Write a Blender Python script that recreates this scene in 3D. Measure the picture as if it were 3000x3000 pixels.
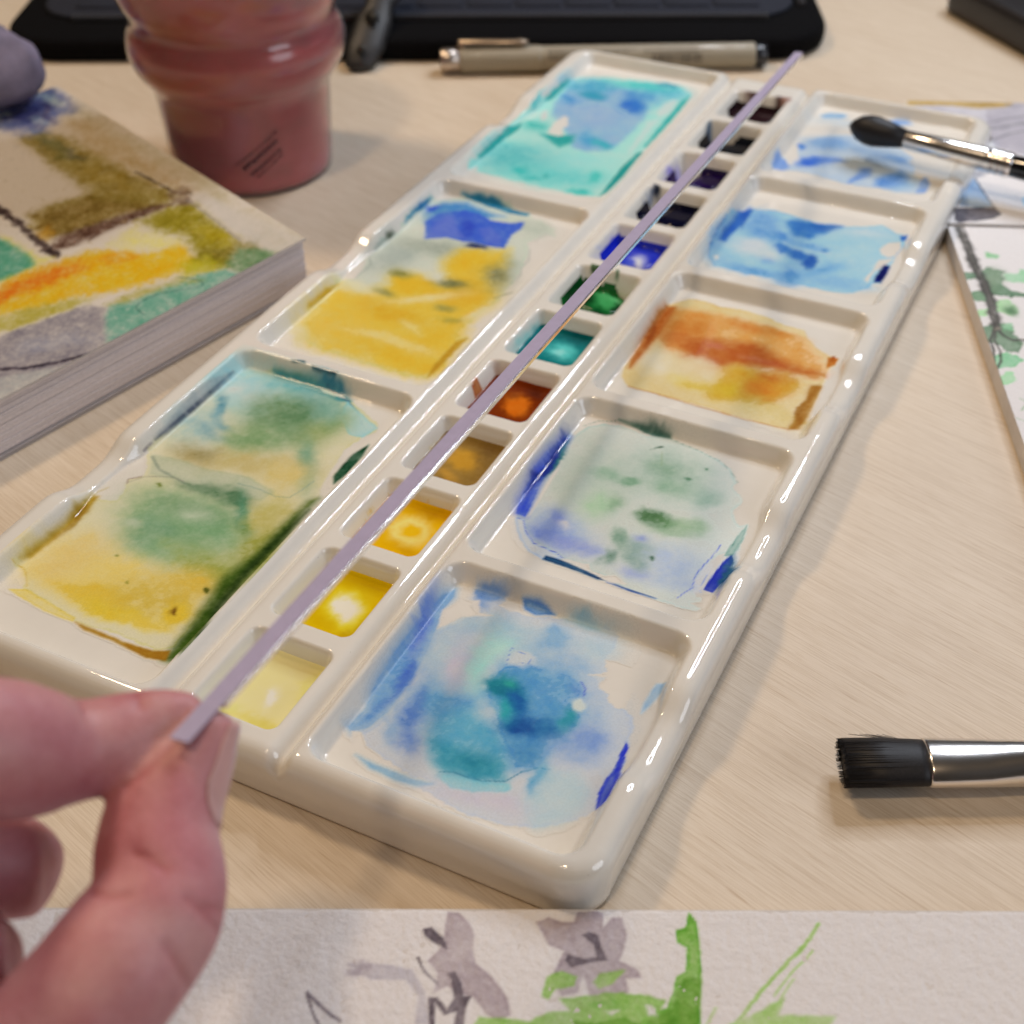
import bpy, math, json
import numpy as np
from mathutils import Matrix, Vector
from mathutils.bvhtree import BVHTree

S = 0.024            # one palette pitch in metres; all shapes below are given in pitches
SC = bpy.context.scene
COL = SC.collection
for o in list(bpy.data.objects): bpy.data.objects.remove(o)

# ------------------------------------------------------------------ camera
cam = bpy.data.cameras.new('camera'); co = bpy.data.objects.new('camera', cam); COL.objects.link(co)
CAM = np.array([5.06412767, -5.70401077, 7.18878016])
RW = np.array([[0.8968097507504178, 0.4422946444530421, -0.010378749786489588], [0.2766928889855945, -0.5790270607837784, -0.7669215788233531], [-0.345214884012522, 0.6849110236872058, -0.6416568970158159]])
mw = Matrix.Identity(4)
for r in range(3):
    mw[r][0] = RW[0][r]; mw[r][1] = -RW[1][r]; mw[r][2] = -RW[2][r]; mw[r][3] = CAM[r]*S
co.matrix_world = mw
cam.sensor_width = 36; cam.lens = 3986.67/3000*36
cam.clip_start = 0.005; cam.clip_end = 20
cam.dof.use_dof = True; cam.dof.focus_distance = 10.2*S; cam.dof.aperture_fstop = 20; cam.dof.aperture_blades = 0
SC.camera = co

# ------------------------------------------------------------------ light
w = bpy.data.worlds.new('World'); SC.world = w; w.use_nodes = True
bg = w.node_tree.nodes['Background']; bg.inputs[0].default_value = (1.0, .84, .70, 1); bg.inputs[1].default_value = .035
def area(name, pos, target, size, power, col):
    l = bpy.data.lights.new(name, 'AREA'); l.shape = 'DISK'; l.size = size*S; l.energy = power; l.color = col
    o = bpy.data.objects.new(name, l); COL.objects.link(o)
    p = Vector(pos)*S; o.location = p
    o.rotation_euler = (Vector(target)*S-p).to_track_quat('-Z', 'Y').to_euler()
    return o
CEN = np.array([1., 4., -.3])
RINGD = np.array([.10, .66, .74]); RINGD /= np.linalg.norm(RINGD)
rc = CEN+RINGD*27; ra = np.cross(RINGD, [0, 0, 1]); ra /= np.linalg.norm(ra); rb = np.cross(RINGD, ra)
for k in range(16):
    a = 2*math.pi*k/16; area('ring_lamp', rc+3.9*(ra*math.cos(a)+rb*math.sin(a)), CEN, .9, 2.75/16, (.84, .90, 1))
area('window_light', CEN+np.array([.86, -.05, .42])*46, CEN, 22, 2.9, (.85, .90, 1))
area('side_lamp', CEN+np.array([-.54, .10, .83])*44, CEN, 5.5, 4.1, (1, .735, .47))
area('ceiling_lamp', CEN+np.array([.0, -.35, .93])*78, CEN, 6, 7.6, (1, .735, .47))
for k, (dx, dy) in enumerate(((-14, -24), (-2, -26), (9, -22), (-8, -34), (4, -36))):
    area('ceiling_lamp', (dx, dy, 80), CEN, 1.4, .4, (1, .78, .56))
SC.view_settings.view_transform = 'Standard'; SC.view_settings.look = 'None'; SC.view_settings.exposure = -.30; SC.view_settings.gamma = 1
SC.cycles.use_denoising = True
SC.cycles.max_bounces = 10; SC.cycles.sample_clamp_indirect = 6

# ------------------------------------------------------------------ helpers
def lin(c):
    c = np.asarray(c, float)/255.; return np.where(c <= .04045, c/12.92, ((c+.055)/1.055)**2.4)
def link(name, me, mat, parent=None):
    o = bpy.data.objects.new(name, me); COL.objects.link(o)
    if mat is not None: me.materials.append(mat)
    if parent is not None: o.parent = parent
    return o
def mesh(name, V, F, mat, parent=None, smooth=True, attr=None):
    me = bpy.data.meshes.new(name)
    V = np.asarray(V, float)*S
    if isinstance(F, np.ndarray):
        n, k = F.shape
        me.vertices.add(len(V)); me.vertices.foreach_set('co', V.ravel())
        me.loops.add(n*k); me.loops.foreach_set('vertex_index', F.ravel().astype(np.int32))
        me.polygons.add(n); me.polygons.foreach_set('loop_start', np.arange(0, n*k, k, dtype=np.int32))
        try: me.polygons.foreach_set('loop_total', np.full(n, k, dtype=np.int32))
        except Exception: pass
        me.update(calc_edges=True); me.validate()
    else:
        me.from_pydata(V.tolist(), [], [list(map(int, f)) for f in F]); me.update()
    if smooth: me.polygons.foreach_set('use_smooth', [True]*len(me.polygons))
    if attr is not None:
        a = me.color_attributes.new('Paint', 'FLOAT_COLOR', 'POINT')
        a.data.foreach_set('color', np.asarray(attr, np.float32).ravel())
    return link(name, me, mat, parent)
def thing(name, label, cat, loc=(0, 0, 0), group=None):
    o = bpy.data.objects.new(name, None); COL.objects.link(o); o.location = Vector(loc)*S; o.empty_display_size = .01
    o['label'] = label; o['category'] = cat
    if group: o['group'] = group
    bpy.context.view_layer.update()
    return o
def tag(o, label, cat):
    o['label'] = label; o['category'] = cat; return o
def put(o, parent):        # parent keeping the place
    o.parent = parent; o.matrix_parent_inverse = Matrix.Translation(-parent.location); return o
class MB:
    def __init__(s): s.V = []; s.F = []
    def add(s, V, F):
        b = len(s.V); s.V += [tuple(v) for v in V]; s.F += [[i+b for i in f] for f in F]
    def box(s, c, ax, ay, az):
        c, ax, ay, az = [np.asarray(q, float) for q in (c, ax, ay, az)]
        V = [c+ax*i+ay*j+az*k for k in (-1, 1) for j in (-1, 1) for i in (-1, 1)]
        s.add(V, [(0, 2, 3, 1), (4, 5, 7, 6), (0, 1, 5, 4), (2, 6, 7, 3), (0, 4, 6, 2), (1, 3, 7, 5)])
    def tube(s, st, n=20, cap=True):
        V = []; F = []
        for p, a, b in st:
            p, a, b = np.asarray(p, float), np.asarray(a, float), np.asarray(b, float)
            for k in range(n):
                t = 2*math.pi*k/n; V.append(p+a*math.cos(t)+b*math.sin(t))
        for i in range(len(st)-1):
            for k in range(n):
                F.append((i*n+k, i*n+(k+1) % n, (i+1)*n+(k+1) % n, (i+1)*n+k))
        if cap: F.append(tuple(range(n-1, -1, -1))); F.append(tuple((len(st)-1)*n+k for k in range(n)))
        s.add(V, F)
    def rod(s, p, q, prof, n=20, up=(0, 0, 1), flat=1., cap=True):
        # prof: list of (t along p->q in 0..1, radius or (rw, rh))
        p, q = np.asarray(p, float), np.asarray(q, float); d = (q-p)/np.linalg.norm(q-p)
        a = np.cross(d, up); a /= np.linalg.norm(a); b = np.cross(a, d)
        st = []
        for t, r in prof:
            rw, rh = r if isinstance(r, tuple) else (r, r*flat)
            st.append((p+(q-p)*t, a*rw, b*rh))
        s.tube(st, n, cap)
    def build(s, name, mat, parent=None, smooth=True):
        o = mesh(name, s.V, s.F, mat, None, smooth)
        if parent is not None: put(o, parent)
        return o
def bevel(o, wd, seg=3):
    m = o.modifiers.new('bevel', 'BEVEL'); m.width = wd*S; m.segments = seg; m.limit_method = 'ANGLE'; m.angle_limit = math.radians(40); return o
def solid(P, z0, z1):      # prism over a polygon
    n = len(P); V = [(x, y, z0) for x, y in P]+[(x, y, z1) for x, y in P]
    return V, [tuple(range(n-1, -1, -1)), tuple(range(n, 2*n))]+[(k, (k+1) % n, n+(k+1) % n, n+k) for k in range(n)]
def rrect(x0, x1, y0, y1, r, n=8):
    P = []
    for cx, cy, a0 in ((x1-r, y0+r, -90), (x1-r, y1-r, 0), (x0+r, y1-r, 90), (x0+r, y0+r, 180)):
        for k in range(n+1):
            a = math.radians(a0+90*k/n); P.append((cx+r*math.cos(a), cy+r*math.sin(a)))
    return P

# ---- value noise and the watercolour field
def vn(x, y, seed=0):
    xi = np.floor(x).astype(np.int64); yi = np.floor(y).astype(np.int64); fx = x-xi; fy = y-yi
    fx = fx*fx*(3-2*fx); fy = fy*fy*(3-2*fy)
    def h(a, b):
        n = (a*374761393+b*668265263+seed*1274126177) & 0x7fffffff
        n = ((n ^ (n >> 13))*1103515245) & 0x7fffffff
        n = ((n ^ (n >> 15))*12345677) & 0x7fffffff
        return ((n >> 7) & 0xffff)/65535.
    return (h(xi, yi)*(1-fx)+h(xi+1, yi)*fx)*(1-fy)+(h(xi, yi+1)*(1-fx)+h(xi+1, yi+1)*fx)*fy
def fbm(x, y, sc, seed=0, oc=4):
    v = 0; a = .5; tot = 0
    for k in range(oc):
        v = v+a*vn(x*sc, y*sc, seed+k*17); tot += a; a *= .55; sc *= 2.1
    return v/tot*2-1
def seg_d(x, y, P, closed):
    P = np.asarray(P, float).reshape(-1, 2); n = len(P); d = np.full(x.shape, 1e9); ins = np.zeros(x.shape, bool)
    for k in range(n if closed else n-1):
        ax, ay = P[k]; bx, by = P[(k+1) % n]; ex, ey = bx-ax, by-ay
        t = np.clip(((x-ax)*ex+(y-ay)*ey)/(ex*ex+ey*ey+1e-12), 0, 1)
        d = np.minimum(d, (x-ax-t*ex)**2+(y-ay-t*ey)**2)
        if closed:
            c = (ay > y) != (by > y)
            with np.errstate(divide='ignore', invalid='ignore'):
                ins ^= c & (x < (bx-ax)*(y-ay)/((by-ay) if by != ay else 1e-12)+ax)
    d = np.sqrt(d)
    return np.where(ins, -d, d) if closed else d
def sst(t):
    t = np.clip(t, 0, 1); return t*t*(3-2*t)
def paint(x, y, ops, ref, base=None, seed=1, warp=.05, gran=.12, fine=1., chalk=0., jit=1., sk=1.):
    T = np.ones(x.shape+(3,)) if base is None else np.ones(x.shape+(3,))*base
    wx = fbm(x, y, 2.4*fine, seed+3, 5)*warp*2.; wy = fbm(x, y, 2.4*fine, seed+9, 5)*warp*2.
    jx = fbm(x, y, 16*fine, seed+21, 4); jy = fbm(x, y, 16*fine, seed+33, 4)
    g = 1+gran*fbm(x, y, 30*fine, seed+40, 3); cl = fbm(x, y, 3.2*fine, seed+60, 4)
    R = lin(ref); ck = fbm(x, y, 26*fine, seed+90, 3) if chalk else None
    for o in ops:
        k = o[0]
        if o[1] == 0: t = np.ones(3)
        else: t = np.clip(lin(o[1])/R, .004, 1.05)
        st = o[2]
        if k in 'pP':
            soft, edge, no, P = o[3:]; no *= jit
            Q = np.asarray(P).reshape(-1, 2); m = soft+no*2+.06
            sel = (x > Q[:, 0].min()-m) & (x < Q[:, 0].max()+m) & (y > Q[:, 1].min()-m) & (y < Q[:, 1].max()+m)
            if not sel.any(): continue
            d = seg_d(x[sel]+jx[sel]*no, y[sel]+jy[sel]*no, P, True); soft = soft*(sk if edge < .3 else 1.)
            mk = sst(.5-d/max(soft, .006))*st
            if k == 'p': mk = mk*np.clip(1+.35*cl[sel], .3, 1.3)
            ed_ = None
            if edge and k == 'p': ed_ = (t**1.9)[None]**(edge*.75*st*(np.exp(-((d+.008)/.010)**2)*np.clip(1+1.2*cl[sel], .1, 2))[:, None])
        elif k in 'bB':
            cx, cy, ax, ay, bx, by, hd = o[3:]
            det = ax*by-ay*bx
            if abs(det) < 1e-9: continue
            ext = 2.2*(abs(ax)+abs(bx)+abs(ay)+abs(by))
            sel = (abs(x-cx) < ext) & (abs(y-cy) < ext)
            if not sel.any(): continue
            dx = x[sel]-cx+wx[sel]; dy = y[sel]-cy+wy[sel]
            u = (dx*by-dy*bx)/det; v = (dy*ax-dx*ay)/det
            dx = dx+.035*jit*jx[sel]/fine; dy = dy+.035*jit*jy[sel]/fine; u = (dx*by-dy*bx)/det; v = (dy*ax-dx*ay)/det
            mk = np.exp(-(u*u+v*v)**hd)*st*1.32*np.clip(1+.5*cl[sel]+.3*jx[sel], .1, 1.5)
        else:
            wd, P = o[3:]
            Q = np.asarray(P).reshape(-1, 2); m = wd*3+.06
            sel = (x > Q[:, 0].min()-m) & (x < Q[:, 0].max()+m) & (y > Q[:, 1].min()-m) & (y < Q[:, 1].max()+m)
            if not sel.any(): continue
            d = seg_d(x[sel]+jx[sel]*wd*.4, y[sel]+jy[sel]*wd*.4, P, False)
            mk = sst(1.2-d/max(wd*.62, .004))*st*np.clip(1+.5*cl[sel], .3, 1.4)
        if chalk: mk = mk*(1-chalk)+chalk*st*sst(mk/max(st, .01)*1.5-.25+.75*ck[sel])
        if k in 'pbl':
            mk = np.clip(mk*g[sel], 0, 1.15)[:, None]; mk = np.minimum(mk, 1.); T[sel] = (np.sqrt(T[sel])*(1-mk)+np.sqrt(t)[None]*mk)**2
            if k == 'p' and ed_ is not None: T[sel] = T[sel]*ed_
        else:
            mk = np.clip(mk, 0, 1)[:, None]; T[sel] = T[sel]*(1-mk)+t*mk
    D = 1+gran*1.6*(fbm(x, y, 9*fine, seed+71, 4)+.7*fbm(x, y, 38*fine, seed+72, 2))
    return np.clip(T, 1e-4, 2)**D[..., None]
def grid_faces(nx, ny):
    i = np.arange(nx-1)[None, :]; j = np.arange(ny-1)[:, None]; a = (j*nx+i).ravel()
    return np.stack([a, a+1, a+1+nx, a+nx], 1)
def trim(V, F, keepv, attr=None):
    F = F[keepv[F].any(1)]; used = np.zeros(len(V), bool); used[F.ravel()] = True
    ix = np.cumsum(used)-1
    return V[used], ix[F], (attr[used] if attr is not None else None)

# ---- materials
def nodes(name):
    m = bpy.data.materials.new(name); m.use_nodes = True; n = m.node_tree.nodes; return m, n, m.node_tree.links, n['Principled BSDF']
def coords(n, l, scale=(1, 1, 1), rot=0.):
    tc = n.new('ShaderNodeTexCoord'); mp = n.new('ShaderNodeMapping')
    mp.inputs['Rotation'].default_value[2] = rot
    mp.inputs['Scale'].default_value = [s/S for s in scale]
    if rot:
        m2 = n.new('ShaderNodeMapping'); m2.inputs['Rotation'].default_value[2] = rot; l.new(tc.outputs['Object'], m2.inputs[0])
        mp.inputs['Rotation'].default_value[2] = 0; l.new(m2.outputs[0], mp.inputs[0])
    else: l.new(tc.outputs['Object'], mp.inputs[0])
    return mp.outputs[0]
def noise(n, l, vec, sc, det=4, rough=.6):
    t = n.new('ShaderNodeTexNoise'); t.inputs['Scale'].default_value = sc; t.inputs['Detail'].default_value = det; t.inputs['Roughness'].default_value = rough
    l.new(vec, t.inputs['Vector']); return t.outputs['Fac']
def ramp(n, l, fac, stops):
    r = n.new('ShaderNodeValToRGB'); l.new(fac, r.inputs[0]); e = r.color_ramp.elements
    while len(e) < len(stops): e.new(.5)
    for k, (p, c) in enumerate(stops): e[k].position = p; e[k].color = (*c, 1)
    return r.outputs[0]
def mult(n, l, a, b, mode='MULTIPLY', f=1.):
    x = n.new('ShaderNodeMixRGB'); x.blend_type = mode; x.inputs[0].default_value = f
    for k, v in ((1, a), (2, b)):
        if isinstance(v, tuple): x.inputs[k].default_value = (*v, 1)
        else: l.new(v, x.inputs[k])
    return x.outputs[0]
def bump(n, l, b, h, st, dist=.0004):
    x = n.new('ShaderNodeBump'); x.inputs['Strength'].default_value = st; x.inputs['Distance'].default_value = dist
    l.new(h, x.inputs['Height']); l.new(x.outputs[0], b.inputs['Normal'])
def plain(name, col, rough=.5, metal=0., var=.12, sc=3., bmp=0., spec=.5, coat=0., bsc=20.):
    m, n, l, b = nodes(name); v = coords(n, l)
    f = noise(n, l, v, sc); c = tuple(col)
    l.new(ramp(n, l, f, [(.25, tuple(q*(1-var) for q in c)), (.75, tuple(min(1, q*(1+var)) for q in c))]), b.inputs['Base Color'])
    b.inputs['Roughness'].default_value = rough; b.inputs['Metallic'].default_value = metal
    b.inputs['Specular IOR Level'].default_value = spec; b.inputs['Coat Weight'].default_value = coat
    if bmp: bump(n, l, b, noise(n, l, v, bsc, 3), bmp)
    return m
CER = (.825, .81, .76)
def ceramic():
    m, n, l, b = nodes('glazed_ceramic'); v = coords(n, l)
    f = noise(n, l, v, 1.6, 5)
    c = ramp(n, l, f, [(.3, tuple(q*.97 for q in CER)), (.7, tuple(min(1, q*1.02) for q in CER))])
    sp = ramp(n, l, noise(n, l, v, 26, 1, .4), [(.145, (.30, .22, .16)), (.17, (1, 1, 1))])
    l.new(mult(n, l, c, sp), b.inputs['Base Color'])
    b.inputs['Roughness'].default_value = .055; b.inputs['Specular IOR Level'].default_value = .55
    b.inputs['Coat Weight'].default_value = .5; b.inputs['Coat Roughness'].default_value = .03
    bump(n, l, b, noise(n, l, v, 5, 2), .25, .0003)
    return m
def watercolour(name, base, rough=.55, wet=True, grain=True, bm=.0, scale=60):
    m, n, l, b = nodes(name); v = coords(n, l)
    a = n.new('ShaderNodeVertexColor'); a.layer_name = 'Paint'
    c = mult(n, l, a.outputs['Color'], base)
    if grain: c = mult(n, l, c, ramp(n, l, noise(n, l, v, scale, 3, .7), [(.3, (.90, .90, .90)), (.62, (1, 1, 1))]))
    l.new(c, b.inputs['Base Color'])
    if wet:
        l.new(a.outputs['Alpha'], b.inputs['Roughness'])
    else: b.inputs['Roughness'].default_value = rough
    b.inputs['Specular IOR Level'].default_value = .45
    if bm: bump(n, l, b, noise(n, l, v, scale*.35, 5, .65), bm, .0006)
    return m
def wood():
    m, n, l, b = nodes('maple_laminate'); R = math.radians(17)
    v1 = coords(n, l, (.5, 22, 1), R); v2 = coords(n, l, (2.2, 120, 1), R); v3 = coords(n, l, (.12, .5, 1), R); v4 = coords(n, l, (2.6, 60, 1), R)
    c = ramp(n, l, noise(n, l, v1, 1, 4, .6), [(.28, (.705, .615, .50)), (.5, (.74, .65, .53)), (.75, (.77, .685, .57))])
    c = mult(n, l, c, ramp(n, l, noise(n, l, v2, 1, 3, .7), [(.36, (.84, .80, .74)), (.56, (1, 1, 1))]))
    c = mult(n, l, c, ramp(n, l, noise(n, l, v3, 1, 3), [(.3, (.90, .875, .85)), (.7, (1.0, 1.0, 1.0))]))
    c = mult(n, l, c, ramp(n, l, noise(n, l, v4, 1, 2, .5), [(.26, (.84, .78, .71)), (.36, (1, 1, 1))]))
    l.new(c, b.inputs['Base Color']); b.inputs['Roughness'].default_value = .45; b.inputs['Specular IOR Level'].default_value = .4
    bump(n, l, b, noise(n, l, v2, 1, 3, .7), .25, .0002)
    return m
def skin():
    m, n, l, b = nodes('skin'); v = coords(n, l)
    c = ramp(n, l, noise(n, l, v, 2.2, 4, .55), [(.28, (.46, .15, .185)), (.5, (.56, .25, .275)), (.74, (.645, .36, .365))])
    a = n.new('ShaderNodeVertexColor'); a.layer_name = 'Paint'
    c = mult(n, l, c, a.outputs['Color'])
    c = mult(n, l, c, ramp(n, l, noise(n, l, v, 40, 3), [(.3, (.90, .86, .84)), (.6, (1, 1, 1))]))
    l.new(c, b.inputs['Base Color']); b.inputs['Roughness'].default_value = .5
    b.inputs['Subsurface Weight'].default_value = .14; b.inputs['Subsurface Radius'].default_value = (.0035, .0012, .0007); b.inputs['Subsurface Scale'].default_value = 1
    bump(n, l, b, noise(n, l, v, 26, 4), .25, .0003)
    return m
def glass(name, col, rough=.05, ior=1.45, alpha=None):
    m, n, l, b = nodes(name); v = coords(n, l)
    l.new(ramp(n, l, noise(n, l, v, 2), [(.3, tuple(q*.96 for q in col)), (.7, col)]), b.inputs['Base Color'])
    b.inputs['Transmission Weight'].default_value = 1; b.inputs['Roughness'].default_value = rough; b.inputs['IOR'].default_value = ior
    return m

M_WOOD = wood(); M_CER = ceramic(); M_WASH = watercolour('watercolour_wash', CER); M_PAPER = watercolour('painted_paper', (.82, .81, .835), .85, False, True, .4, 85)
M_COVER = watercolour('painted_cover', (.72, .67, .60), .33, False, True, .05, 40); M_SHEET = watercolour('painted_sheet', (.83, .83, .86), .8, False, True, .4, 40)
M_BLACK = plain('black_nylon', (.005, .005, .006), .85, 0, .3, 30, .8, .06, 0, 60); M_NAVY = plain('navy_elastic', (.016, .019, .032), .8, 0, .3, 24, .6, .3, 0, 50)
M_METAL = plain('polished_nickel', (.84, .80, .77), .21, 1, .06, 6); M_LACQ = plain('black_lacquer', (.006, .006, .007), .12, 0, .2, 4, 0, .5, .6)
M_HAIR = plain('black_bristle', (.012, .011, .013), .5, 0, .5, 60, 0, .35)
M_TAN = plain('tan_plastic', (.215, .172, .085), .75, 0, .06, 4, 0, 3, .3); M_INK = plain('dark_print', (.07, .055, .04), .5, 0, .3, 20); M_DKPL = plain('dark_plastic', (.014, .015, .02), .25, 0, .2, 5)

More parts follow.
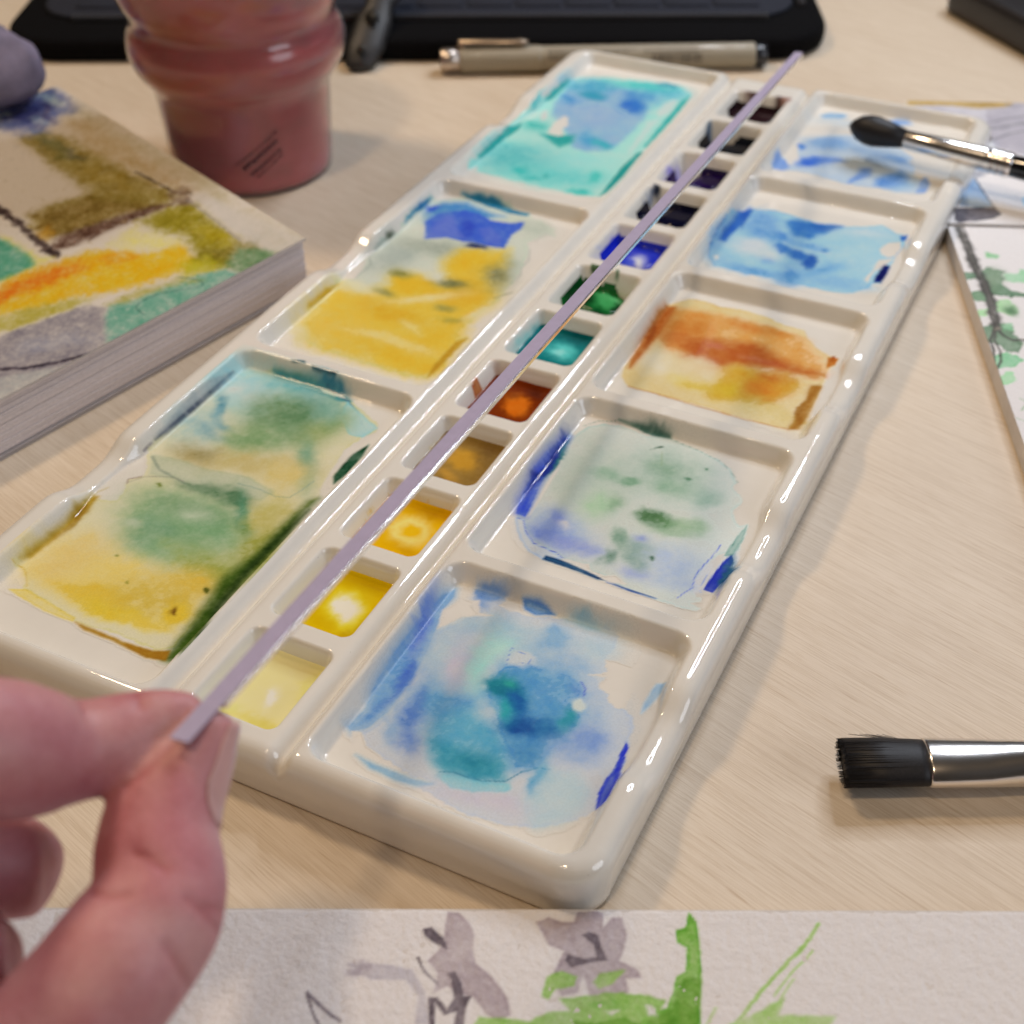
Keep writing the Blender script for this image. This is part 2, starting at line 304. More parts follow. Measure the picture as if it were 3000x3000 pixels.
DATA = json.loads(r'''{"W":{"R1":[["p",[192,190,214],1,0.0248,0.35,0.046,[1.292,0.724,1.401,0.867,1.483,0.958,1.393,1.006,1.376,1.131,1.511,1.195,1.583,1.124,1.535,1.074,1.724,1.06,1.779,1.061,1.996,1.134,2.218,1.194,2.491,1.172,2.528,1.043,2.493,0.904,2.562,0.782,2.442,0.689,2.551,0.671,2.656,0.583,2.688,0.508,2.808,0.498,2.906,0.456,2.962,0.244,3.009,0.016,3.064,-0.276,3.001,-0.37,2.965,-0.462,2.805,-0.617,2.668,-0.72,2.427,-0.799,2.109,-0.799,1.818,-0.742,1.908,-0.668,1.721,-0.688,1.489,-0.635,1.317,-0.591,1.237,-0.501,1.275,-0.418,1.319,-0.286,1.335,-0.007,1.322,0.269,1.23,0.568]],["p",[98,148,206],1,0.0815,0.2,0.0056,[1.132,1.094,1.089,0.965,1.075,0.72,1.069,0.403,1.077,0.104,1.098,-0.134,1.138,-0.307,1.113,-0.497,1.17,-0.533,1.254,-0.428,1.299,-0.251,1.293,0.066,1.27,0.364,1.201,0.655,1.156,0.84,1.163,1.001]],["b",[150,172,210],0.7,1.493,0.351,0.213,0.102,0.15,-0.279,1.2],["b",[120,158,205],0.7,1.472,-0.033,0.147,0.001,0.068,-0.281,1.2],["b",[145,180,212],0.7,1.771,0.157,0.221,0.107,0.075,-0.145,1.2],["b",[105,160,200],0.8,1.794,-0.211,0.162,0.078,0.082,-0.153,1.2],["b",[160,182,214],0.7,1.84,0.712,0.258,0.124,0.087,-0.176,1.2],["b",[150,170,212],0.7,2.502,0.328,0.273,0.131,0.129,-0.286,1.3],["b",[90,120,205],0.9,1.105,0.628,0.051,-0.007,0.029,-0.282,1],["b",[70,110,190],0.75,1.216,0.029,0.045,-0.011,0.02,-0.316,1],["b",[110,145,210],0.9,1.436,1.159,0.091,0.022,0.032,-0.075,2],["b",[95,135,205],0.6,1.431,1.024,0.059,0.029,0.043,-0.084,1],["p",[95,140,200],1,0.034,0.2,0.0136,[1.667,1.198,1.779,1.212,1.875,1.201,1.965,1.163,1.832,1.099,1.733,1.117]],["b",[150,180,215],0.8,2.244,1.177,0.15,0.001,0.01,-0.054,1],["b",[110,155,205],0.8,2.061,0.917,0.12,0.099,0.07,-0.112,1.5],["b",[150,175,215],0.7,1.478,0.788,0.205,0.132,0.047,-0.078,1],["b",[155,180,210],0.8,1.639,0.866,0.321,0.066,0.027,-0.077,1],["b",[160,205,205],0.9,1.69,0.518,0.1,-0.001,0.057,-0.262,1.2],["b",[165,205,210],0.7,1.687,0.663,0.091,0.095,0.053,-0.069,1],["b",[170,185,215],0.8,1.431,0.466,0.119,0.158,0.13,-0.141,1],["b",[190,180,214],0.7,1.539,0.397,0.103,-0.011,0.044,-0.278,1],["b",[150,172,210],0.8,2.331,0.707,0.163,0.055,0.045,-0.119,1],["b",[170,185,215],0.7,2.357,0.96,0.172,0.083,0.062,-0.14,1],["b",[120,160,205],0.8,2.166,0.58,0.2,0.043,0.057,-0.179,1.3],["b",[90,150,200],1,1.606,0.009,0.218,0.076,0.059,-0.128,1.2],["b",[80,120,190],0.8,1.456,-0.22,0.072,0.008,0.077,-0.236,1],["b",[90,125,190],0.7,1.608,-0.429,0.08,0.039,0.056,-0.1,1],["b",[110,150,205],0.6,1.42,-0.37,0.06,0.014,0.065,-0.159,1],["p",[80,160,190],0.95,0.1175,0,0.0336,[1.658,-0.211,1.71,-0.054,1.837,0.03,2.037,-0.028,2.223,-0.133,2.315,-0.319,2.307,-0.466,2.138,-0.547,1.93,-0.587,1.815,-0.498,1.702,-0.384]],["p",[40,140,165],0.9,0.0991,0.0,0.0264,[1.71,-0.338,1.858,-0.33,2.026,-0.334,2.219,-0.324,2.311,-0.443,2.164,-0.535,1.921,-0.571,1.815,-0.498]],["b",[30,130,150],0.6,2.105,-0.421,0.153,0.05,0.033,-0.078,1],["l",[50,120,150],0.8,0.0114,[1.897,-0.572,1.969,-0.537,2.065,-0.532,2.203,-0.516,2.333,-0.453,2.4,-0.329,2.489,-0.245,2.562,
-0.23]],["p",[120,185,195],0.8,0.0226,0.2,0.0258,[1.917,-0.593,2.069,-0.54,2.22,-0.518,2.367,-0.457,2.403,-0.499,2.364,-0.548,2.175,-0.619,2.034,-0.658,1.949,-0.638]],["p",[78,146,196],0.95,0.1049,0.2,0.0454,[1.847,0.521,1.927,0.536,1.993,0.616,2.092,0.591,2.199,0.619,2.293,0.641,2.42,0.585,2.49,0.503,2.405,0.394,2.48,0.34,2.558,0.333,2.564,0.226,2.521,0.14,2.575,0.058,2.511,-0.016,2.493,-0.15,2.48,-0.26,2.341,-0.307,2.248,-0.185,2.113,-0.079,1.997,0.085,1.877,0.185,1.853,0.335]],["b",[10,120,140],0.95,1.993,0.333,0.148,-0.016,0.015,-0.117,1.4],["b",[10,95,160],0.95,2.111,0.23,0.082,0.04,0.071,-0.145,1.2],["b",[0,80,150],0.9,2.23,0.021,0.114,0.072,0.044,-0.078,1.2],["b",[20,100,160],0.8,2.422,0.07,0.132,0.03,0.029,-0.092,1.2],["b",[30,140,160],0.7,2.502,0.218,0.062,-0.0,0.021,-0.133,1.3],["b",[20,160,160],0.6,2.065,0.118,0.055,0.026,0.053,-0.107,1],["b",[40,160,150],0.6,1.993,0.402,0.042,0.02,0.022,-0.045,1],["b",[60,130,180],0.6,2.371,-0.167,0.132,0.064,0.049,-0.101,1],["b",[70,120,200],0.5,2.432,0.521,0.064,-0.028,-0.007,-0.056,1],["l",[60,80,200],0.7,0.0161,[2.426,0.611,2.482,0.568,2.501,0.497]],["B",[196,200,218],0.9,2.499,0.371,0.047,0.022,0.025,-0.055,2],["B",[190,192,212],0.75,1.936,0.661,0.1,-0.002,0.012,-0.062,2],["l",[110,140,200],0.7,0.0065,[1.861,0.528,1.812,0.699,1.908,0.683,2.008,0.695,1.998,0.606,1.936,0.588,1.889,0.542]],["b",[110,140,205],0.8,2.708,0.122,0.153,0.054,0.045,-0.125,1.1],["b",[130,155,210],0.6,2.662,-0.027,0.195,0.001,0.016,-0.109,1],["p",[165,188,214],0.75,0.0951,0.1,0.0222,[2.566,-0.239,2.524,-0.32,2.522,-0.481,2.543,-0.589,2.613,-0.671,2.693,-0.708,2.83,-0.604,2.906,-0.433,2.887,-0.285,2.757,-0.167]],["b",[80,150,190],0.7,2.545,-0.33,0.045,0.001,0.017,-0.105,1],["b",[90,160,190],0.7,2.553,-0.245,0.052,0.025,0.031,-0.066,1],["p",[110,160,210],0.9,0.049,0.2,0.0098,[1.302,-0.694,1.465,-0.709,1.616,-0.708,1.765,-0.707,1.9,-0.682,1.805,-0.748,1.648,-0.764,1.453,-0.746]],["p",[70,90,200],0.95,0.0228,0.6,0.0195,[2.945,0.226,2.977,0.188,2.995,0.05,2.998,-0.051,3.04,-0.253,3.049,-0.381,2.993,-0.404,2.952,-0.274,2.942,-0.159,2.964,-0.026,2.946,0.11]],["l",[60,70,200],0.8,0.0199,[2.981,0.064,3.034,-0.199,3.046,-0.34,2.997,-0.396]],["p",[120,160,205],0.9,0.0248,0.1,0.0071,[2.935,0.833,2.99,0.86,2.996,0.76,2.97,0.621,2.939,0.516,2.921,0.62,2.924,0.758]],["P",0,0.95,0.0144,0.3,0.0288,[2.49,0.891,2.58,0.922,2.703,0.909,2.698,0.883,2.802,0.792,2.808,0.656,2.821,0.504,2.745,0.49,2.673,0.523,2.656,0.583,2.576,0.613,2.544,0.668,2.576,0.73,2.442,0.689,2.562,0.782]],["P",0,0.95,0.0156,0.1,0.0196,[1.224,0.991,1.366,1.059,1.431,0.933,1.543,0.948,1.328,0.831,1.245,0.676,1.212,0.635,1.156,0.84]],["P",0,0.9,0.0158,0.2,0.0197,[1.562,1.166,1.66,1.192,1.734,1.078,1.625,1.039,1.535,1.074]],["P",0,0.9,0.0135,0.3,0.0135,[1.16,-0.517,1.237,-0.501,1.301,-0.578,1.438,-0.649,1.314,-0.656,1.217,-0.597]],["b",[195,180,205],0.5,2.297,-0.669,0.31,0.061,0.026,-0.083,1]],"R2":[["p",[194,194,184],1,0.0163,0.8,0.0293,[1.211,3.512,1.34,3.613,1.48,3.653,1.733,
3.6,1.957,3.654,2.249,3.598,2.427,3.556,2.573,3.475,2.669,3.324,2.692,3.215,2.762,3.177,2.815,3.084,2.783,2.952,2.817,2.854,2.898,2.78,2.954,2.818,2.981,2.619,2.986,2.406,2.893,2.404,2.843,2.316,2.797,2.146,2.785,1.996,2.819,1.869,2.878,1.818,2.922,1.839,2.93,1.783,2.858,1.729,2.954,1.716,2.908,1.665,2.714,1.66,2.381,1.659,2.169,1.68,2.128,1.743,2.003,1.745,1.961,1.809,1.873,1.788,1.745,1.79,1.584,1.831,1.453,1.866,1.354,1.952,1.259,2.087,1.199,2.058,1.166,2.157,1.149,2.502,1.147,2.996,1.142,3.279]],["b",[150,165,210],1,1.586,2.107,0.311,-0.057,0.034,-0.244,1.3],["b",[120,135,215],0.9,1.481,2.238,0.084,0.04,0.052,-0.112,1],["b",[110,130,215],0.9,1.496,2.019,0.163,0.009,0.031,-0.113,1],["b",[130,140,215],0.8,1.762,1.971,0.2,0.011,0.028,-0.112,1.2],["B",[206,196,205],0.7,1.596,2.179,0.061,0.011,0.019,-0.057,1],["b",[176,182,168],0.8,1.559,2.892,0.373,0.178,0.214,-0.492,2],["b",[150,168,150],0.7,2.115,3.207,0.353,0.057,0.091,-0.338,1.4],["b",[105,145,110],0.85,1.829,2.923,0.082,0.014,0.018,-0.063,1.6],["b",[140,165,140],0.8,1.634,2.928,0.156,0.005,0.021,-0.085,1],["b",[125,155,120],0.7,1.828,2.612,0.08,0.052,0.037,-0.075,1],["b",[160,185,150],0.8,1.706,2.554,0.109,0.052,0.059,-0.135,1],["b",[120,150,120],0.75,2.082,3.216,0.15,0.024,0.029,-0.107,1],["b",[130,160,130],0.75,2.17,2.989,0.168,0.053,0.034,-0.103,1],["b",[140,165,145],0.7,2.509,3.008,0.122,0.058,0.036,-0.1,1],["b",[85,120,80],0.95,2.268,2.591,0.185,0.022,0.024,-0.099,1.8],["b",[95,135,85],0.7,2.378,2.599,0.071,0.034,0.029,-0.076,1.2],["b",[125,160,110],0.8,2.536,2.629,0.127,0.03,0.027,-0.098,1.4],["b",[130,160,120],0.7,2.458,2.502,0.193,0.034,0.015,-0.058,1],["b",[115,145,120],0.85,2.059,2.2,0.07,0.034,0.053,-0.127,1.4],["b",[125,150,130],0.85,2.259,2.122,0.139,0.067,0.051,-0.125,1.3],["b",[100,130,110],0.8,2.057,1.94,0.063,0.012,0.033,-0.109,1.4],["b",[110,140,120],0.8,2.332,1.944,0.069,0.033,0.033,-0.08,1.2],["b",[110,140,120],0.7,2.231,2.023,0.058,0.028,0.036,-0.088,1],["b",[130,140,190],0.8,2.223,2.279,0.059,0.028,0.019,-0.048,1],["b",[165,175,200],0.7,2.534,2.125,0.307,0.017,0.044,-0.221,1.2],["b",[150,165,215],0.6,2.572,1.955,0.148,0.028,0.028,-0.108,1],["b",[140,150,215],0.7,2.311,1.83,0.153,0.01,0.016,-0.072,1],["b",[160,170,215],0.7,2.739,1.871,0.125,0.008,0.013,-0.071,1],["l",[70,90,200],0.8,0.0123,[2.837,2.485,2.825,2.328,2.795,2.187,2.777,2.053,2.806,1.904,2.769,1.826,2.744,1.753]],["l",[95,120,200],0.7,0.0076,[2.865,2.179,2.86,2.011,2.869,1.913,2.899,1.868]],["p",[40,72,195],1,0.0805,0.2,0.0018,[1.087,3.226,1.119,3.295,1.139,3.147,1.135,2.889,1.164,2.63,1.211,2.341,1.241,2.124,1.157,2.129,1.112,2.268,1.09,2.467,1.063,2.682,1.065,2.938]],["b",[20,40,130],0.9,1.102,2.86,0.039,-0.005,0.023,-0.373,1.3],["b",[30,110,110],0.7,1.128,2.987,0.022,-0.007,0.022,-0.229,1],["p",[190,190,215],0.95,0.0129,0.9,0.0193,[1.182,2.049,1.175,2.092,1.259,2.087,1.342,1.946,1.461,1.848,1.596,1.837,1.749,1.781,1.603,1.701,1.457,1.738,1.33,1.851]],["l",[80,95,190],0.85,0.008,[1.169,2.089,1.252,2.072,1.327,
1.961,1.445,1.852,1.584,1.831,1.675,1.821,1.749,1.781]],["p",[30,75,115],1,0.0139,0.2,0.0062,[1.603,1.701,1.605,1.755,1.746,1.758,1.896,1.736,2.045,1.713,2.165,1.688,2.09,1.673,1.889,1.69,1.731,1.698]],["p",[60,90,150],0.9,0.012,0.1,0.0045,[2.165,1.688,2.374,1.676,2.602,1.675,2.594,1.661,2.384,1.651,2.173,1.671]],["p",[60,100,90],0.97,0.0232,0,0.0013,[1.447,3.691,1.611,3.707,1.782,3.703,1.94,3.693,1.957,3.654,1.785,3.625,1.598,3.668]],["b",[60,95,85],0.7,1.776,3.684,0.133,-0.004,0.007,-0.047,1.6],["l",[90,125,110],0.8,0.0056,[1.159,3.487,1.255,3.627,1.429,3.695,1.522,3.698]],["l",[95,130,115],0.7,0.0053,[1.957,3.654,2.249,3.598,2.48,3.531,2.627,3.402,2.7,3.315]],["p",[25,50,180],1,0.0184,0.3,0.0015,[2.957,2.413,2.925,2.313,2.902,2.113,2.891,1.924,2.971,1.922,2.993,2.043,2.994,2.346]],["b",[25,80,120],0.9,2.982,2.152,0.057,-0.097,0.004,-0.222,1.3],["p",[120,155,140],0.8,0.016,0.5,0.0128,[2.954,2.818,2.925,2.703,2.908,2.476,2.906,2.367,2.968,2.419,2.981,2.619]],["P",0,0.95,0.0108,0.2,0.0185,[1.957,1.817,2.003,1.745,2.128,1.743,2.208,1.781,2.33,1.716,2.199,1.674,2.022,1.733,1.934,1.775]],["P",0,0.95,0.0104,0.6,0.0134,[2.902,1.859,2.988,1.91,3.036,1.794,2.959,1.738,2.864,1.731,2.93,1.783]],["P",0,0.9,0.0172,0.2,0.0103,[1.201,2.946,1.211,2.628,1.262,2.111,1.272,2.184,1.254,2.504,1.232,2.811]],["b",[70,100,80],0.8,1.897,3.495,0.02,0.01,0.007,-0.017,2],["b",[90,130,100],0.9,2.295,3.175,0.017,0.008,0.009,-0.025,1.5],["b",[90,130,100],0.8,2.389,3.337,0.012,0.006,0.007,-0.019,1.5],["b",[80,110,90],0.9,2.375,2.075,0.023,0.011,0.013,-0.032,1.5],["l",[130,150,90],0.5,0.0107,[1.948,3.442,2.019,3.261]]],"R3":[["p",[208,180,120],1,0.0215,0.25,0.025,[1.11,5.792,1.262,5.989,1.434,6.01,1.598,5.968,1.789,6.014,2.075,5.989,2.302,5.909,2.502,5.905,2.571,5.771,2.706,5.643,2.837,5.571,2.947,5.569,2.944,5.436,2.905,5.313,2.929,5.069,2.95,4.732,2.969,4.408,2.952,4.295,2.888,4.253,2.453,4.233,1.908,4.262,1.286,4.264,1.165,4.385,1.135,4.526,1.111,5.076,1.084,5.548]],["p",[215,150,70],0.9,0.1097,0,0.0548,[1.166,5.764,1.483,5.796,1.664,5.824,1.92,5.801,2.21,5.795,2.541,5.729,2.784,5.519,2.911,5.316,2.833,5.125,2.541,5.193,2.154,5.114,1.761,5.034,1.388,4.965,1.273,5.184]],["b",[200,120,40],0.8,1.464,5.528,0.22,0.025,0.053,-0.197,1.2],["b",[195,110,40],0.9,1.497,5.207,0.226,0.042,0.056,-0.189,1.3],["b",[205,125,50],0.8,1.978,5.714,0.179,0.009,0.022,-0.1,1],["b",[205,130,50],0.7,2.303,5.727,0.217,0.01,0.013,-0.065,1],["p",[180,86,24],0.95,0.1252,0,0.0465,[1.537,5.254,1.725,5.37,1.986,5.439,2.238,5.448,2.297,5.395,2.431,5.325,2.66,5.249,2.907,5.237,2.82,5.17,2.496,5.12,2.169,5.069,1.882,5.012,1.592,4.954]],["b",[190,100,70],0.6,1.824,5.253,0.119,0.022,0.023,-0.085,1.3],["b",[185,95,55],0.6,2.297,5.182,0.224,0.014,0.013,-0.061,1.2],["b",[185,90,25],0.8,1.866,4.978,0.132,0.062,0.04,-0.112,1],["p",[205,150,20],0.85,0.1201,0,0.0412,[1.97,4.922,2.109,5.04,2.333,4.99,2.584,5.058,2.742,4.981,2.701,4.811,2.624,4.676,2.491,4.514,2.181,4.441,2.039,4.422,2.017,4.636]],["b",[205,120,20],0.8,2.443,
4.738,0.207,0.061,0.042,-0.153,1.2],["b",[190,100,20],0.7,2.496,4.991,0.154,0.02,0.02,-0.091,1],["b",[205,165,20],0.8,2.117,4.583,0.128,0.061,0.052,-0.148,1.2],["b",[210,175,60],0.7,1.86,4.537,0.186,-0.002,0.018,-0.088,1],["b",[212,185,90],0.7,1.671,4.599,0.143,0.019,0.024,-0.089,1],["b",[200,120,30],0.6,2.569,4.6,0.081,0.038,0.014,-0.042,1],["b",[200,170,80],0.5,2.646,4.443,0.403,-0.123,0.037,-0.191,1.4],["B",[214,190,150],0.7,1.755,4.82,0.2,0.014,0.033,-0.136,1.2],["B",[214,196,165],0.8,1.35,4.733,0.241,-0.038,0.037,-0.203,1.2],["p",[170,82,16],1,0.0744,0.1,0.0112,[1.099,5.741,1.179,5.77,1.211,5.494,1.212,5.155,1.2,4.822,1.183,4.549,1.149,4.664,1.107,5.014,1.096,5.297,1.084,5.548]],["b",[140,60,10],0.7,1.168,5.19,0.034,-0.018,0.011,-0.291,1.3],["p",[190,100,10],0.9,0.0177,0.2,0.0089,[2.847,5.536,2.941,5.567,2.941,5.448,2.886,5.356]],["b",[170,80,10],0.7,2.9,5.494,0.03,0.045,0.021,-0.04,2],["p",[165,105,30],1,0.0662,0.1,0.0083,[2.843,5.003,2.922,5.028,2.937,4.775,2.945,4.49,2.93,4.284,2.855,4.237,2.868,4.36,2.87,4.694]],["b",[150,90,20],0.6,2.9,4.636,0.034,-0.011,0.011,-0.314,1.5],["l",[190,120,40],0.8,0.0166,[1.291,4.254,1.637,4.256,2.054,4.234,2.456,4.223,2.84,4.242]],["l",[190,140,70],0.5,0.0073,[2.302,5.909,2.502,5.905,2.571,5.771,2.706,5.643,2.837,5.571]],["l",[195,140,70],0.5,0.0078,[1.137,5.84,1.26,5.994,1.434,6.01,1.598,5.968,1.729,6.016]]],"R4":[["p",[140,180,210],1,0.0247,0.45,0.0288,[1.053,7.898,1.205,8.123,1.46,8.208,1.688,8.174,1.819,8.149,1.967,8.115,2.242,8.159,2.508,8.284,2.63,8.392,2.825,8.265,2.945,8.255,2.964,8.001,2.944,7.735,2.948,7.549,2.95,7.154,2.87,7.086,2.836,6.951,2.733,6.815,2.569,6.752,2.075,6.741,1.256,6.737,1.142,6.888,1.084,7.02,1.055,7.362,1.044,7.651]],["b",[100,150,205],0.9,1.433,7.814,0.237,0.017,0.071,-0.297,1.4],["b",[90,145,205],0.8,1.642,7.642,0.301,-0.03,0.022,-0.117,1],["p",[40,110,185],0.95,0.0848,0,0.0297,[1.645,8.016,1.752,8.118,1.954,8.109,2.238,8.174,2.144,7.978,1.989,7.739,1.813,7.723]],["p",[20,90,170],0.9,0.0552,0,0.0127,[1.891,8.063,2.238,8.174,2.135,8.008,1.994,7.975]],["b",[70,130,195],0.8,1.685,7.696,0.061,0.029,0.028,-0.087,1.3],["b",[50,115,185],0.9,1.776,7.41,0.122,-0.031,0.014,-0.102,1.3],["b",[40,105,180],0.9,1.975,7.343,0.12,-0.03,0.013,-0.101,1.2],["b",[20,80,165],0.9,2.133,7.26,0.069,-0.06,-0.011,-0.149,1.4],["b",[80,140,195],0.8,2.045,7.602,0.127,0.019,0.017,-0.075,1],["b",[70,130,190],0.8,2.218,7.595,0.06,0.028,0.016,-0.057,1.4],["b",[90,145,200],0.7,1.727,7.1,0.09,-0.022,0.012,-0.083,1],["b",[80,140,200],0.8,2.017,6.926,0.101,0.048,0.058,-0.185,1.1],["b",[100,155,205],0.8,2.262,7.072,0.281,0.299,0.052,-0.124,1.1],["b",[95,150,205],0.8,1.696,6.836,0.372,-0.016,0.016,-0.081,1.2],["b",[110,160,205],0.7,2.521,6.921,0.32,0.052,0.026,-0.123,1.3],["b",[120,165,210],0.6,1.29,6.894,0.157,0.014,0.036,-0.137,1.2],["b",[110,155,205],0.6,1.105,7.244,0.091,-0.011,0.055,-0.325,1.2],["B",[185,190,195],0.75,1.454,7.291,0.191,0.002,0.039,-0.171,1.2],["B",[185,190,190],0.7,1.691,7.21,0.128,0.011,0.026,
-0.112,1.2],["B",[180,190,195],0.5,2.522,8.122,0.276,0.072,0.024,-0.108,1.1],["b",[150,185,210],0.6,2.607,7.641,0.18,0.085,0.06,-0.223,1.2],["L",[165,185,215],0.6,0.0327,[1.766,7.536,1.967,7.468,2.14,7.484,2.324,7.507]],["p",[30,95,180],1,0.0384,0,0.0128,[1.099,8.013,1.215,8.093,1.225,7.785,1.189,7.53,1.18,7.293,1.117,7.296,1.095,7.485,1.1,7.738]],["b",[20,80,170],0.7,1.171,7.897,0.044,-0.031,0.005,-0.223,1.4],["l",[70,120,180],0.8,0.0119,[1.045,7.692,1.055,7.362,1.082,7.045,1.142,6.888,1.263,6.74]],["l",[90,140,190],0.6,0.0087,[1.342,8.33,1.205,8.123,1.46,8.208,1.688,8.174,1.815,8.164]],["P",0,1,0.0143,0.35,0.0204,[2.745,7.834,2.812,8.027,2.913,8.091,2.958,7.966,2.949,7.77,2.883,7.691,2.801,7.732]],["P",0,1,0.0138,0.1,0.0198,[2.804,7.607,2.881,7.643,2.947,7.721,2.897,7.525,2.818,7.334,2.825,7.095,2.774,7.131,2.804,7.389]],["p",[40,100,180],1,0.0166,0,0.0062,[2.883,8.209,2.951,8.291,2.967,8.166,2.922,8.112]],["p",[0,25,110],1,0.0196,0,0.0059,[2.9,7.511,2.945,7.532,2.958,7.369,2.947,7.167,2.881,7.122,2.865,7.264]],["b",[0,15,80],1,2.915,7.318,0.029,-0.021,-0.009,-0.153,2],["l",[110,150,200],0.7,0.0102,[2.967,8.166,2.971,7.972,2.94,7.749,2.883,7.691]],["P",[205,200,195],1,0.0101,0.3,0.0061,[1.169,6.948,1.218,6.971,1.248,6.906,1.219,6.861]]],"R5":[["p",[168,180,208],1,0.0311,0.3,0.0355,[1.173,9.998,1.249,10.111,1.36,10.32,1.619,10.519,1.981,10.569,2.291,10.441,2.543,10.217,2.486,10.079,2.62,9.958,2.667,9.763,2.763,9.666,2.797,9.77,2.89,9.619,2.883,9.339,2.729,9.267,2.473,9.25,1.988,9.198,1.573,9.288,1.318,9.278,1.11,9.21,1.067,9.274,1.049,9.558,1.137,9.562,1.238,9.386,1.306,9.418,1.323,9.611,1.211,9.823]],["b",[120,155,210],0.9,1.531,10.164,0.291,0.068,0.051,-0.206,1.3],["p",[70,120,205],0.9,0.0276,0,0.0138,[1.159,9.991,1.204,10.051,1.29,9.975,1.279,9.855,1.228,9.869]],["p",[70,115,205],0.9,0.0893,0,0.0357,[1.313,9.644,1.466,9.752,1.719,9.833,1.828,9.772,1.649,9.652,1.516,9.479,1.382,9.417,1.296,9.45]],["b",[40,95,200],0.8,1.41,9.577,0.101,0.073,0.033,-0.095,1.3],["p",[100,135,215],0.9,0.0447,0.2,0.0179,[1.055,9.591,1.065,9.374,1.103,9.23,1.225,9.234,1.262,9.361,1.134,9.523]],["b",[110,150,210],0.8,2.367,10.135,0.179,-0.01,0.014,-0.088,1.3],["b",[130,160,210],0.6,2.012,10.158,0.293,0.031,0.021,-0.103,1],["p",[90,130,210],0.85,0.0652,0.1,0.0217,[2.033,9.684,2.154,9.74,2.2,9.509,2.094,9.353,2.015,9.21,2.015,9.316,2.064,9.517]],["p",[80,130,205],0.85,0.0775,0,0.0215,[2.282,9.477,2.368,9.659,2.503,9.831,2.63,9.674,2.637,9.466,2.491,9.293,2.319,9.282]],["p",[100,135,210],0.9,0.0298,0.2,0.0171,[2.769,9.704,2.81,9.776,2.89,9.619,2.889,9.376,2.786,9.328,2.788,9.502]],["b",[130,165,205],0.6,2.626,9.391,0.117,0.055,0.031,-0.124,1.2],["p",[110,155,210],0.9,0.0439,0,0.0146,[1.176,10.945,1.283,11.079,1.466,11.122,1.504,11.014,1.379,10.915,1.246,10.874]],["p",[80,130,205],0.95,0.0433,0,0.0144,[1.953,11.099,2.091,11.239,2.23,11.247,2.315,11.164,2.169,11.056,2.037,11.015]],["b",[186,190,205],0.6,1.444,10.801,0.299,0.068,0.027,-0.109,1]],"L3":[["p",[150,205,200],1,0.029,
